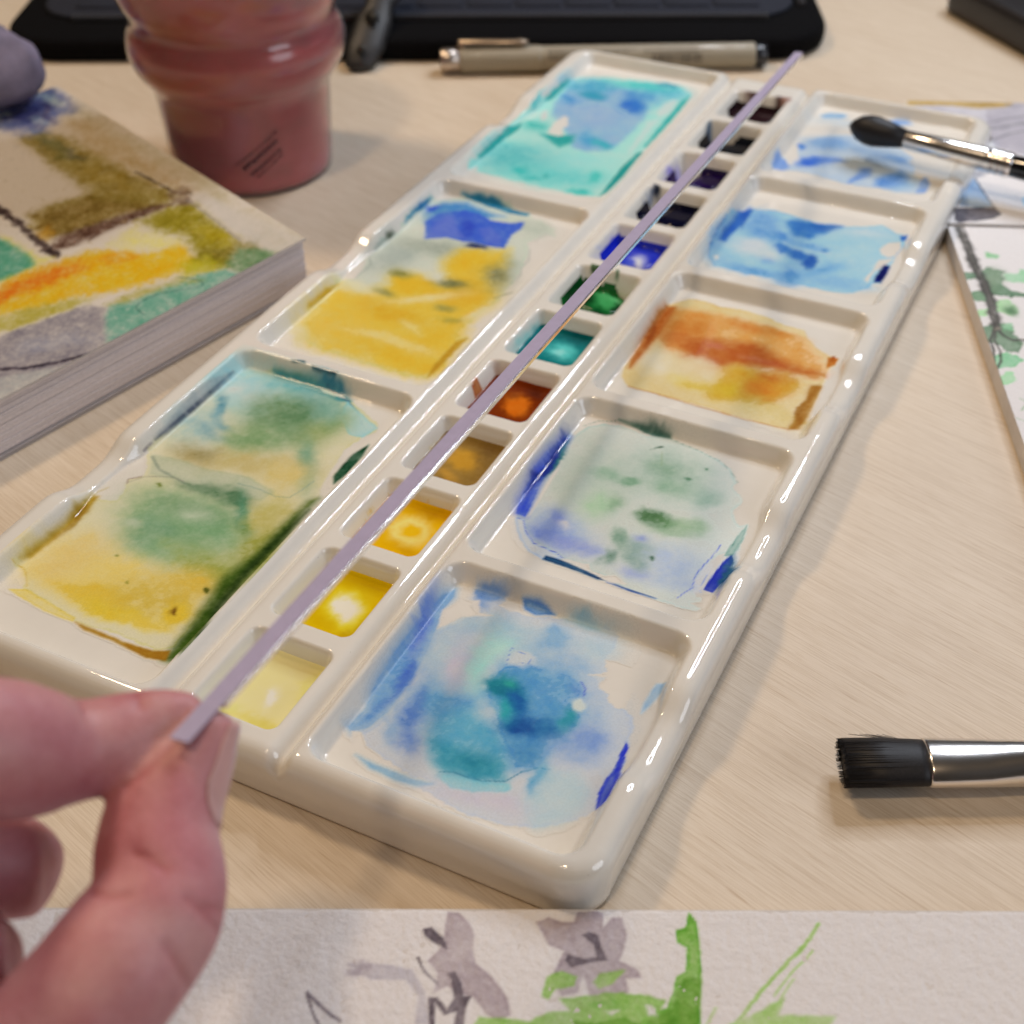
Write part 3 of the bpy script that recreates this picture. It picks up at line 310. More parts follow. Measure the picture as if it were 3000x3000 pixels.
0.3,0.0464,[-2.194,10.558,-2.12,10.742,-1.751,10.912,-1.344,10.988,-0.959,11.0,-0.777,11.029,-0.545,10.864,-0.514,10.612,-0.491,9.905,-0.49,9.039,-0.472,8.282,-0.484,7.681,-0.799,7.617,-1.31,7.631,-2.084,7.661,-2.125,7.82,-2.186,7.626,-2.208,7.708,-2.194,7.955,-2.206,8.221,-2.209,8.598,-2.286,8.922,-2.305,9.176,-2.251,9.419,-2.205,9.869]],["b",[90,180,180],0.8,-1.769,8.167,0.468,0.116,0.179,-0.405,1.4],["b",[95,190,185],0.8,-1.152,7.964,0.6,0.082,0.112,-0.289,1.4],["b",[140,200,200],0.6,-1.073,8.401,0.329,0.154,0.115,-0.258,1],["p",[130,165,205],0.95,0.0717,0.2,0.0418,[-2.103,10.36,-1.931,10.717,-1.636,10.797,-1.302,10.622,-0.994,10.39,-0.836,9.895,-0.822,9.359,-0.874,8.86,-1.092,8.712,-1.311,8.75,-1.558,9.113,-1.959,9.527,-2.062,9.842]],["b",[70,160,190],0.85,-1.907,10.561,0.322,0.116,0.078,-0.183,1.2],["b",[30,145,175],0.9,-1.705,10.3,0.159,0.029,0.045,-0.117,1.4],["b",[60,140,195],0.7,-1.906,10.02,0.141,-0.043,0.037,-0.131,1],["b",[20,100,190],0.95,-1.1,10.235,0.174,-0.027,0.071,-0.247,1.4],["b",[70,140,205],0.7,-1.102,10.552,0.27,0.004,0.074,-0.227,1.1],["b",[80,170,195],0.7,-0.922,10.797,0.304,0.028,0.061,-0.185,1.2],["b",[70,190,185],0.7,-1.287,10.848,0.46,0.081,0.05,-0.14,1.2],["B",[140,165,205],0.6,-1.448,9.712,0.38,0.088,0.149,-0.379,1.3],["l",[95,145,205],0.6,0.0426,[-1.846,9.889,-1.67,10.024,-1.402,10.095,-1.152,10.004]],["L",[165,195,210],0.7,0.0303,[-1.793,9.914,-1.573,10.095,-1.295,10.093,-1.064,9.942]],["b",[60,150,195],0.8,-1.212,9.033,0.102,0.047,0.086,-0.196,1.3],["b",[50,165,180],0.8,-1.026,8.977,0.129,-0.036,0.041,-0.157,1.3],["p",[10,150,145],0.95,0.0684,0,0.0285,[-1.848,8.93,-1.658,8.97,-1.436,9.073,-1.364,8.867,-1.462,8.68,-1.6,8.757]],["b",[60,180,170],0.7,-1.943,9.131,0.189,0.045,0.063,-0.147,1.1],["p",[10,150,145],1,0.0177,0,0.0106,[-2.266,8.84,-2.2,9.136,-2.146,8.938,-2.174,8.611,-2.171,8.273,-2.176,7.959,-2.202,7.914,-2.207,8.264,-2.209,8.598]],["p",[10,150,145],1,0.0204,0,0.0122,[-2.199,9.902,-2.196,10.131,-2.194,10.558,-2.173,10.538,-2.165,10.206,-2.157,9.953,-2.183,9.821]],["b",[70,180,180],0.7,-2.222,9.629,0.005,0.315,0.015,0.012,1.3],["P",0,0.95,0.0263,0.3,0.0292,[-1.801,9.098,-1.827,9.335,-1.799,9.55,-1.727,9.532,-1.633,9.325,-1.646,9.17,-1.555,9.017,-1.614,8.966,-1.771,8.99]],["P",[205,195,190],0.8,0.0299,0.1,0.0239,[-2.06,9.378,-2.104,9.562,-2.071,9.629,-1.953,9.377,-1.993,9.282]],["P",[190,205,205],0.8,0.0598,0,0.0239,[-2.245,9.142,-2.202,9.496,-2.119,9.503,-2.11,9.304]],["P",[195,200,195],0.8,0.0424,0.1,0.0242,[-0.765,10.183,-0.763,10.444,-0.69,10.636,-0.638,10.608,-0.591,10.161,-0.679,10.019]],["P",[190,200,205],0.7,0.0343,0,0.0343,[-0.75,9.835,-0.644,10.035,-0.619,9.357,-0.593,8.806,-0.657,9.008]],["p",[20,160,155],0.9,0.0354,0,0.0147,[-0.546,10.81,-0.515,10.506,-0.493,9.805,-0.488,9.133,-0.522,9.117,-0.561,9.823,-0.584,10.632]],["p",[0,140,135],1,0.0213,0,0.0106,[-0.474,9.0,-0.44,8.297,-0.451,7.78,-0.5,7.673,-0.511,7.92,-0.548,8.556,-0.525,8.93]],["b",[40,180,170],0.9,-0.751,7.681,0.154,0.039,0.034,-0.084,1.6],
["b",[50,180,175],0.7,-1.626,7.874,0.043,0.09,0.053,-0.075,1.3],["b",[60,185,175],0.7,-0.732,8.117,0.048,0.133,0.076,-0.106,1.3],["b",[60,180,175],0.7,-1.426,7.749,0.105,0.027,0.025,-0.057,1.3],["b",[60,170,165],0.8,-1.314,7.888,0.032,0.015,0.024,-0.05,1.3],["p",[40,150,170],0.8,0.0317,0,0.0158,[-1.132,11.002,-1.004,11.117,-0.786,11.052,-0.814,10.957,-1.022,10.943]]],"L2":[["p",[196,196,180],1,0.0262,0.6,0.0787,[-2.176,5.996,-2.187,5.781,-2.213,5.563,-2.187,5.283,-2.104,5.071,-2.093,4.872,-2.204,4.769,-2.177,4.517,-2.181,4.118,-2.105,3.898,-1.925,3.62,-1.712,3.545,-1.189,3.517,-0.696,3.516,-0.499,3.544,-0.449,3.733,-0.48,4.376,-0.591,4.323,-0.603,4.535,-0.548,4.895,-0.508,5.26,-0.581,5.788,-0.662,6.128,-0.798,6.368,-0.728,6.445,-0.673,6.604,-0.55,6.573,-0.653,6.748,-0.994,6.91,-1.158,6.973,-1.454,7.025,-1.863,7.016,-2.198,6.778,-2.213,6.309]],["b",[165,170,160],0.9,-2.0,5.456,0.147,0.29,0.191,-0.226,1.3],["b",[150,155,140],0.7,-1.677,5.824,0.409,0.042,0.078,-0.176,1.2],["b",[150,155,140],0.7,-0.786,5.692,0.195,-0.035,0.107,-0.368,1.2],["b",[165,170,155],0.6,-0.85,6.701,0.239,-0.016,0.062,-0.188,1.2],["p",[222,180,50],0.97,0.1747,0,0.0849,[-2.171,4.714,-1.875,4.655,-1.698,4.937,-1.756,5.111,-1.57,5.24,-1.193,5.175,-1.407,5.65,-1.359,5.886,-0.905,6.1,-0.752,5.708,-0.59,5.3,-0.58,4.918,-0.618,4.564,-0.48,4.34,-0.449,3.733,-0.499,3.544,-0.696,3.516,-1.189,3.517,-1.712,3.545,-1.925,3.62,-2.105,3.898,-2.172,4.103,-2.167,4.501]],["b",[220,170,10],0.7,-1.147,5.689,0.224,0.105,0.122,-0.232,1.3],["b",[222,172,15],0.8,-1.462,5.048,0.27,-0.007,0.076,-0.194,1.2],["b",[215,165,20],0.7,-0.89,5.08,0.266,0.125,0.146,-0.277,1.3],["b",[214,165,20],0.7,-1.512,4.402,0.254,-0.034,0.043,-0.121,1.2],["b",[214,165,20],0.7,-1.217,4.429,0.239,-0.002,0.048,-0.121,1.2],["b",[218,172,25],0.7,-0.749,4.32,0.092,0.317,0.107,-0.104,1.2],["b",[218,172,25],0.6,-1.145,3.779,0.786,-0.037,0.058,-0.14,1.4],["b",[220,180,60],0.5,-1.791,3.9,0.321,0.152,0.173,-0.275,1.2],["b",[130,125,60],0.7,-1.708,5.216,0.12,0.014,0.037,-0.08,1.2],["b",[125,120,70],0.7,-1.125,5.207,0.171,0.031,0.038,-0.085,1.2],["b",[135,130,90],0.8,-0.787,5.527,0.182,-0.075,0.041,-0.224,1.2],["b",[150,140,70],0.6,-0.949,4.763,0.106,0.03,0.033,-0.068,1.2],["b",[150,140,60],0.5,-0.763,4.569,0.105,0.03,0.029,-0.06,1.2],["b",[140,135,80],0.6,-1.674,4.749,0.124,-0.002,0.039,-0.095,1.2],["B",[214,202,160],0.6,-1.998,4.715,0.231,-0.004,0.055,-0.127,1.1],["B",[220,200,140],0.5,-1.222,4.845,0.282,0.242,0.042,-0.064,1.1],["B",[220,195,120],0.5,-1.147,3.989,0.496,0.014,0.031,-0.075,1.1],["B",[205,200,180],0.5,-1.33,5.271,0.118,0.014,0.035,-0.079,1.1],["B",[214,196,150],0.5,-0.565,4.849,0.07,0.243,0.056,-0.058,1.1],["B",[222,200,130],0.4,-1.069,4.278,0.132,-0.047,0.012,-0.057,1.1],["p",[0,105,150],0.95,0.016,0.1,0.0142,[-2.195,6.77,-2.183,6.578,-2.193,6.35,-2.187,6.096,-2.204,6.21,-2.217,6.48]],["p",[0,110,150],0.95,0.029,0.1,0.0242,[-1.951,7.008,-1.728,7.024,-1.546,7.027,-1.418,6.998,-1.195,6.956,-1.039,6.958,-1.052,6.892,-1.286,6.867,
-1.583,6.917,-1.798,6.979]],["p",[60,130,190],0.9,0.1172,0,0.0293,[-2.163,6.54,-2.066,6.786,-1.807,6.908,-1.468,6.781,-1.284,6.774,-1.447,6.651,-1.921,6.475,-2.023,6.288]],["p",[40,80,195],0.95,0.0472,0.1,0.0236,[-2.17,6.595,-2.062,6.692,-2.055,6.553,-2.118,6.5]],["p",[50,90,205],1,0.0341,0.1,0.0284,[-2.023,6.288,-1.979,6.541,-1.754,6.718,-1.568,6.711,-1.364,6.62,-1.137,6.658,-1.011,6.763,-0.975,6.597,-1.01,6.401,-0.957,6.119,-1.08,6.104,-1.292,6.092,-1.434,6.069,-1.635,6.072,-1.843,5.943]],["P",[85,105,215],0.85,0.0399,0,0.0171,[-1.844,5.965,-1.913,6.294,-1.876,6.519,-1.793,6.535,-1.62,6.295,-1.399,6.13,-1.642,6.086]],["P",[85,105,215],0.7,0.0393,0,0.0168,[-1.405,6.395,-1.298,6.491,-1.081,6.323,-1.01,6.137,-1.186,6.142]],["b",[30,60,180],0.6,-1.512,6.345,0.116,-0.023,0.07,-0.22,1.4],["l",[130,150,220],0,0.0141,[-1.246,6.653,-0.975,6.11]],["b",[40,50,90],0.8,-1.247,6.048,0.114,0.031,0.023,-0.05,1.4],["l",[110,125,120],0.7,0.0164,[-2.18,5.847,-2.192,5.715,-2.201,5.538,-2.189,5.325,-2.093,5.201,-2.085,5.039,-2.093,4.872]],["b",[90,95,80],0.8,-2.183,5.794,0.007,0.089,0.023,-0.008,1.4],["l",[130,140,130],0.6,0.0133,[-0.678,6.207,-0.586,5.994,-0.598,5.822,-0.533,5.688,-0.553,5.476]],["l",[110,110,80],0.6,0.0229,[-0.576,5.15,-0.517,5.237,-0.457,5.323]],["l",[130,140,130],0.6,0.014,[-0.559,6.591,-0.673,6.604,-0.71,6.409]],["p",[200,150,10],0.9,0.0197,0,0.0066,[-2.173,4.753,-2.167,4.501,-2.175,4.209,-2.183,4.09,-2.202,4.158,-2.197,4.487]],["p",[190,140,15],0.9,0.023,0,0.0092,[-0.472,4.361,-0.472,4.028,-0.482,3.651,-0.491,3.564,-0.54,3.757,-0.545,4.238]],["b",[208,190,130],0.8,-2.042,3.672,0.084,-0.009,0.068,-0.169,1.2]],"L1":[["p",[208,196,160],1,0.0284,0.6,0.0379,[-2.19,2.818,-2.065,2.961,-1.871,3.023,-1.475,3.034,-1.148,3.016,-0.874,2.879,-0.547,2.728,-0.496,2.602,-0.57,2.493,-0.61,2.256,-0.548,1.9,-0.471,1.566,-0.512,1.288,-0.492,0.832,-0.552,0.364,-0.501,-0.056,-0.482,-0.414,-0.595,-0.482,-0.979,-0.471,-1.334,-0.509,-1.668,-0.425,-1.945,-0.39,-2.01,-0.278,-2.141,-0.195,-2.174,-0.23,-2.202,-0.21,-2.197,0.042,-2.167,0.455,-2.196,0.743,-2.006,0.801,-1.995,0.905,-2.105,1.088,-1.994,1.176,-2.057,1.319,-2.166,1.443,-2.189,1.594,-2.186,2.012,-2.191,2.465]],["b",[165,195,190],1,-1.775,2.648,0.731,0.043,0.166,-0.338,1.4],["b",[150,190,200],0.7,-2.069,2.71,0.434,0.093,0.11,-0.187,1.2],["b",[195,200,200],0.5,-1.811,2.592,0.188,0.089,0.122,-0.177,1],["p",[30,125,140],0.95,0.0444,0.1,0.0111,[-1.869,3.017,-1.475,3.034,-1.222,3.017,-0.948,2.922,-1.041,2.878,-1.249,2.898,-1.594,2.936,-1.809,2.957]],["b",[30,110,150],0.8,-1.187,2.996,0.195,-0.031,0.017,-0.068,1.4],["b",[90,165,170],0.8,-1.573,2.905,0.317,0.033,0.047,-0.096,1.2],["b",[100,160,170],0.7,-1.171,2.699,0.303,-0.086,0.036,-0.15,1.2],["l",[40,90,130],0.8,0.0215,[-1.268,3.011,-0.995,2.92,-0.801,2.798,-0.657,2.638]],["p",[165,195,205],0.9,0.0263,0.5,0.0263,[-0.986,2.904,-0.746,2.785,-0.512,2.669,-0.561,2.479,-0.695,2.47,-0.912,2.668]],["b",[70,130,150],0.8,-2.004,2.264,0.057,0.01,0.119,-0.207,1.2],["b",[95,140,
150],0.7,-1.806,2.091,0.144,-0.009,0.025,-0.059,1.2],["b",[150,180,180],0.7,-1.987,1.968,0.068,0.26,0.237,-0.175,1.2],["b",[110,150,160],0.6,-1.855,1.956,0.237,-0.013,0.03,-0.069,1],["b",[110,140,100],0.95,-1.371,2.45,0.363,0.06,0.17,-0.324,1.4],["b",[95,130,90],0.7,-1.281,2.57,0.203,0.097,0.114,-0.174,1.2],["b",[120,150,100],0.8,-1.381,2.071,0.233,0.213,0.15,-0.178,1.2],["b",[140,150,80],0.7,-0.912,2.442,0.107,0.242,0.143,-0.132,1.2],["b",[110,150,120],0.8,-0.773,1.931,0.088,0.042,0.202,-0.313,1.2],["b",[120,160,140],0.6,-1.022,2.692,0.129,0.061,0.164,-0.262,1.2],["b",[160,140,90],0.8,-1.766,1.634,0.229,0.041,0.079,-0.136,1.2],["b",[120,110,70],0.5,-1.694,1.668,0.089,0.042,0.058,-0.079,1.2],["b",[190,170,110],0.8,-1.212,1.721,0.569,0.181,0.098,-0.16,1.2],["b",[205,180,110],0.8,-0.844,1.69,0.191,0.091,0.118,-0.179,1.3],["p",[170,175,150],0.7,0.0731,0.3,0.0244,[-2.122,1.464,-1.886,1.505,-1.526,1.502,-1.175,1.566,-0.846,1.487,-0.88,1.338,-1.308,1.233,-1.748,1.259,-1.961,1.226]],["l",[100,115,100],0.6,0.0292,[-2.101,1.438,-1.93,1.31,-1.713,1.275,-1.447,1.233,-1.256,1.225]],["b",[95,120,90],0.8,-1.429,1.208,0.24,0.002,0.031,-0.067,1.2],["b",[80,115,80],0.8,-1.119,1.257,0.217,0.041,0.056,-0.102,1.3],["l",[130,150,130],0.7,0.0144,[-1.191,1.457,-0.966,1.463,-0.795,1.445,-0.684,1.481,-0.639,1.619,-0.619,1.763]],["l",[130,120,110],0.6,0.0122,[-2.067,1.055,-1.976,1.184,-1.802,1.267,-1.642,1.275]],["b",[140,165,120],0.95,-1.297,0.723,0.592,-0.01,0.174,-0.401,1.6],["b",[110,150,115],0.7,-1.378,0.591,0.264,0.126,0.187,-0.243,1.3],["b",[115,155,110],0.7,-1.082,0.92,0.382,-0.009,0.09,-0.219,1.3],["b",[90,140,110],0.8,-0.865,1.087,0.047,0.046,0.212,-0.234,1.3],["b",[120,150,110],0.6,-1.389,0.997,0.402,0.058,0.055,-0.1,1.2],["b",[120,165,140],0.6,-1.193,0.467,0.261,0.125,0.099,-0.131,1.2],["b",[150,150,60],0.8,-0.509,0.794,0.033,0.271,0.261,-0.198,1.2],["b",[150,155,70],0.7,-0.756,0.468,0.517,0.003,0.1,-0.179,1.3],["b",[180,165,80],0.7,-0.696,1.232,0.071,0.212,0.156,-0.117,1.2],["B",[196,200,175],0.45,-1.268,0.958,0.11,0.036,0.041,-0.063,1],["B",[195,195,175],0.4,-1.684,0.632,0.067,0.032,0.036,-0.046,1],["b",[218,190,100],0.9,-1.605,-0.026,0.558,0.118,0.18,-0.276,1.4],["b",[214,185,110],0.7,-1.908,0.064,0.185,0.295,0.2,-0.153,1.3],["b",[222,180,50],0.9,-1.405,-0.215,0.344,0.044,0.056,-0.097,1.3],["b",[222,185,40],0.9,-1.119,-0.298,0.311,0.016,0.037,-0.075,1.3],["b",[205,170,50],0.8,-0.933,-0.044,0.36,0.077,0.1,-0.168,1.3],["b",[222,180,30],0.9,-0.686,-0.117,0.101,0.086,0.08,-0.083,1.4],["b",[212,175,60],0.7,-0.806,0.213,0.238,0.114,0.108,-0.145,1.2],["b",[222,185,60],0.7,-0.841,-0.299,0.222,0.029,0.028,-0.053,1.2],["b",[120,80,10],0.8,-0.74,-0.116,0.028,0.013,0.024,-0.032,1.3],["b",[90,90,20],0.9,-0.629,0.219,0.028,0.014,0.024,-0.033,1.5],["b",[130,125,30],0.8,-1.25,-0.013,0.016,0.008,0.015,-0.018,1.5],["b",[120,130,60],0.8,-1.79,1.103,0.021,0.01,0.023,-0.029,1.5],["b",[140,140,60],0.7,-1.542,0.24,0.015,0.007,0.014,-0.017,1.5],["p",[170,130,15],0.95,0.0356,0,0.0032,
[-2.228,0.784,-2.164,0.791,-2.124,0.485,-2.135,0.168,-2.15,-0.081,-2.191,-0.151,-2.191,0.059,-2.189,0.407]],["b",[150,110,10],0.7,-2.166,0.425,0.049,-0.02,0.002,-0.227,1.3],["b",[170,150,70],0.5,-2.543,0.925,0.001,0.112,0.2,-0.155,1.3],["l",[165,140,60],0.5,0.0191,[-2.216,0.661,-2.22,0.831,-2.174,0.92]],["p",[60,85,20],1,0.0855,0,0.0107,[-0.454,1.575,-0.46,1.377,-0.425,0.925,-0.437,0.534,-0.419,0.147,-0.271,-0.334,-0.275,-0.517,-0.471,-0.536,-0.481,-0.388,-0.531,-0.016,-0.598,0.399,-0.524,0.817,-0.531,1.183,-0.506,1.517]],["p",[30,50,15],0.9,0.0558,0,0.0086,[-0.442,1.417,-0.425,0.925,-0.437,0.534,-0.403,0.126,-0.28,-0.319,-0.467,0.069,-0.502,0.474,-0.505,0.948]],["p",[165,115,10],0.95,0.0277,0.1,0.0079,[-1.334,-0.509,-1.163,-0.507,-0.858,-0.518,-0.603,-0.498,-0.483,-0.44,-0.449,-0.538,-0.605,-0.575,-0.964,-0.543,-1.216,-0.546]],["p",[215,190,90],0.7,0.0208,0.4,0.0083,[-2.056,-0.443,-1.93,-0.382,-1.62,-0.429,-1.366,-0.471,-1.349,-0.516,-1.632,-0.517,-1.94,-0.471]],["p",[20,70,45],1,0.0198,0.1,0.0074,[-0.456,2.42,-0.418,2.241,-0.409,1.966,-0.439,1.798,-0.497,1.89,-0.524,2.19]],["p",[70,75,95],0.97,0.0168,0.2,0.005,[-2.19,2.818,-2.195,2.614,-2.199,2.203,-2.202,1.811,-2.193,1.601,-2.179,1.769,-2.174,2.159,-2.18,2.621]],["p",[160,160,160],0.6,0.0143,0.5,0.0079,[-2.2,2.764,-2.237,2.514,-2.245,2.253,-2.217,1.838,-2.196,1.574,-2.206,1.949,-2.199,2.48]],["l",[80,70,80],0.8,0.0077,[-2.191,1.435,-2.195,1.541,-2.199,1.675]],["l",[120,90,90],0.8,0.0146,[-2.066,1.039,-2.096,1.092,-2.011,1.167]],["l",[200,160,50],0.6,0.0086,[-2.202,-0.21,-2.141,-0.195,-2.054,-0.241,-1.939,-0.358]],["P",0,0.9,0.0221,0.2,0.0148,[-0.515,1.847,-0.518,2.408,-0.61,2.256,-0.549,1.865,-0.487,1.592]],["p",[60,95,105],0.9,0.0146,0.1,0.0146,[-1.703,3.095,-1.578,3.133,-1.539,3.091,-1.669,3.079]],["p",[50,90,105],0.95,0.0123,0.1,0.0123,[-1.479,3.096,-1.376,3.088,-1.192,3.108,-1.197,3.074,-1.365,3.065,-1.453,3.068]],["B",[225,220,205],0.4,-2.081,2.583,0.041,0.105,0.054,-0.047,1]]},"Q":{"book":[["p",[190,175,140],0.9,0.228,0,0.076,[1.075,5.683,0.239,5.69,0.119,4.646,0.264,1.919,0.026,-0.035,0.446,-0.021,-0.093,1.975,0.317,4.862]],["p",[150,130,60],1,0.0937,0.1,0.0433,[1.097,4.595,0.856,4.584,0.683,4.23,0.595,3.33,0.565,2.685,0.48,2.152,0.485,1.87,0.665,1.784,1.191,2.075,1.734,2.125,2.031,2.186,2.094,2.513,1.991,2.801,1.749,2.883,1.269,2.716,1.191,2.847,1.164,3.712]],["p",[190,165,120],0.8,0.1525,0,0.0381,[0.442,4.646,0.238,4.338,0.264,1.919,0.413,1.793,0.537,2.73,0.669,3.567]],["b",[110,105,80],0.7,0.829,3.819,-0.015,-0.292,0.081,-0.076,1.2],["b",[120,115,60],0.8,0.914,4.152,-0.027,-0.506,0.102,-0.099,1.2],["b",[160,135,50],0.7,0.84,2.833,-0.092,-0.4,0.158,-0.173,1.2],["p",[130,105,45],0.9,0.0822,0,0.0343,[1.95,2.825,1.668,2.726,1.285,2.591,0.947,2.088,0.762,1.819,1.242,1.994,1.723,2.049,2.031,2.186,2.077,2.495]],["p",[95,65,50],1,0.0672,0.1,0.0336,[2.165,1.951,1.997,2.15,1.641,2.091,1.242,1.994,0.833,1.895,0.63,1.746,0.912,1.774,1.342,1.835,1.691,1.82,2.042,1.881]],["b",[190,140,40],0.8,2.014,
2.362,-0.086,-0.092,0.113,-0.2,1.2],["l",[62,45,42],1,0.1134,[2.133,3.365,2.136,2.89,2.162,2.391,2.177,2.026,2.159,1.82]],["l",[70,55,50],0.9,0.0362,[0.537,2.73,0.496,2.315,0.475,1.93,0.35,1.795]],["b",[110,85,60],0.7,0.403,1.853,-0.106,-0.016,0.036,-0.081,1.2],["p",[95,160,130],1,0.0381,0.1,0.0191,[2.499,2.818,2.427,2.548,2.374,2.3,2.385,1.94,2.432,1.809,2.593,1.802,2.872,1.808,2.988,1.876]],["p",[225,205,110],0.8,0.0632,0,0.019,[2.418,2.667,2.335,2.322,2.33,1.943,2.214,1.818,2.328,1.758,2.65,1.745,2.943,1.769,2.904,1.843,2.619,1.801,2.43,1.836,2.38,1.997]],["p",[222,175,30],1,0.0743,0,0.0557,[3.065,1.729,2.735,1.778,2.295,1.722,1.863,1.626,1.629,1.375,1.419,1.086,1.087,0.98,1.085,0.728,1.132,0.412,1.366,0.485,1.826,0.628,2.169,0.767,2.433,0.938,2.785,1.039,3.285,1.304]],["p",[215,120,30],0.9,0.1224,0,0.0367,[3.102,1.656,2.775,1.704,2.283,1.649,2.042,1.511,2.074,1.365,2.451,1.356,2.808,1.454,3.213,1.443]],["b",[215,140,30],0.6,1.721,1.227,-0.183,-0.101,0.078,-0.155,1.2],["p",[228,205,130],0.8,0.0787,0,0.0459,[1.66,1.596,1.204,1.686,1.142,1.423,1.013,1.091,1.054,0.944,1.362,1.087,1.562,1.303]],["p",[150,135,35],1,0.0863,0.1,0.0332,[1.119,1.728,0.719,1.703,0.454,1.556,0.516,0.946,0.591,0.51,0.935,0.201,1.059,0.516,0.954,1.091,1.108,1.386]],["b",[120,105,30],0.8,0.877,0.443,-0.249,-0.091,0.098,-0.189,1.2],["b",[170,150,30],0.8,0.69,0.872,-0.056,-0.236,0.12,-0.112,1.2],["p",[185,175,40],0.8,0.0939,0,0.0313,[1.272,0.623,0.977,0.55,0.935,0.201,1.106,0.205,1.436,0.383]],["p",[110,140,95],0.95,0.0634,0,0.0317,[0.968,0.236,0.668,0.404,0.501,0.225,0.38,-0.092,0.926,-0.105]],["p",[200,190,175],0.6,0.0471,0,0.0202,[0.396,1.774,0.243,1.68,0.026,-0.035,0.363,-0.11,0.516,0.366,0.462,1.021]],["l",[150,140,130],0.6,0.0543,[0.469,1.712,0.497,1.058,0.548,0.527]],["p",[115,165,140],1,0.0475,0.1,0.0237,[2.483,0.338,2.261,0.532,1.956,0.427,1.601,0.387,1.227,0.277,1.016,0.169,0.942,-0.088,1.448,-0.118,2.05,-0.126,2.663,-0.038]],["p",[165,155,60],0.7,0.0602,0,0.0241,[2.292,0.566,1.923,0.561,1.436,0.383,1.297,0.176,1.623,0.353,2.093,0.463]],["l",[40,90,80],0.8,0.0152,[1.753,0.322,1.517,0.182,1.363,0.103,1.32,0.143,1.371,0.314,1.457,0.435]],["l",[40,90,80],0.8,0.0147,[1.753,0.322,1.998,0.361,2.093,0.297,2.087,0.1]],["p",[180,165,70],0.9,0.0697,0,0.0464,[3.285,1.304,2.93,1.139,2.433,0.938,2.326,0.768,2.748,0.836,3.188,0.935,3.426,1.033]],["p",[150,140,140],1,0.0445,0.1,0.0278,[3.494,0.901,3.206,0.902,2.818,0.803,2.45,0.735,2.328,0.549,2.644,-0.008,3.253,-0.046,3.971,-0.018]],["b",[160,155,160],0.6,2.948,0.317,-0.364,-0.212,0.06,-0.134,1.2],["l",[66,56,66],1,0.0537,[3.7,0.504,3.447,0.282,3.167,0.104,2.896,-0.014]],["p",[185,180,170],0.8,0.0314,0,0.0157,[3.772,0.366,3.488,0.206,3.08,-0.038,3.391,-0.041,3.971,-0.018]],["p",[95,105,155],0.95,0.105,0,0.0525,[0.772,5.931,0.361,5.795,0.204,5.782,0.112,5.603,0.103,5.281,0.174,4.828,0.257,4.733,0.412,4.791,0.605,4.639,0.826,4.526,1.007,4.618,1.109,4.902,1.203,5.11]],["b",[60,75,130],0.8,0.608,5.714,-0.221,-0.079,0.065,-0.152,1.3],["b",
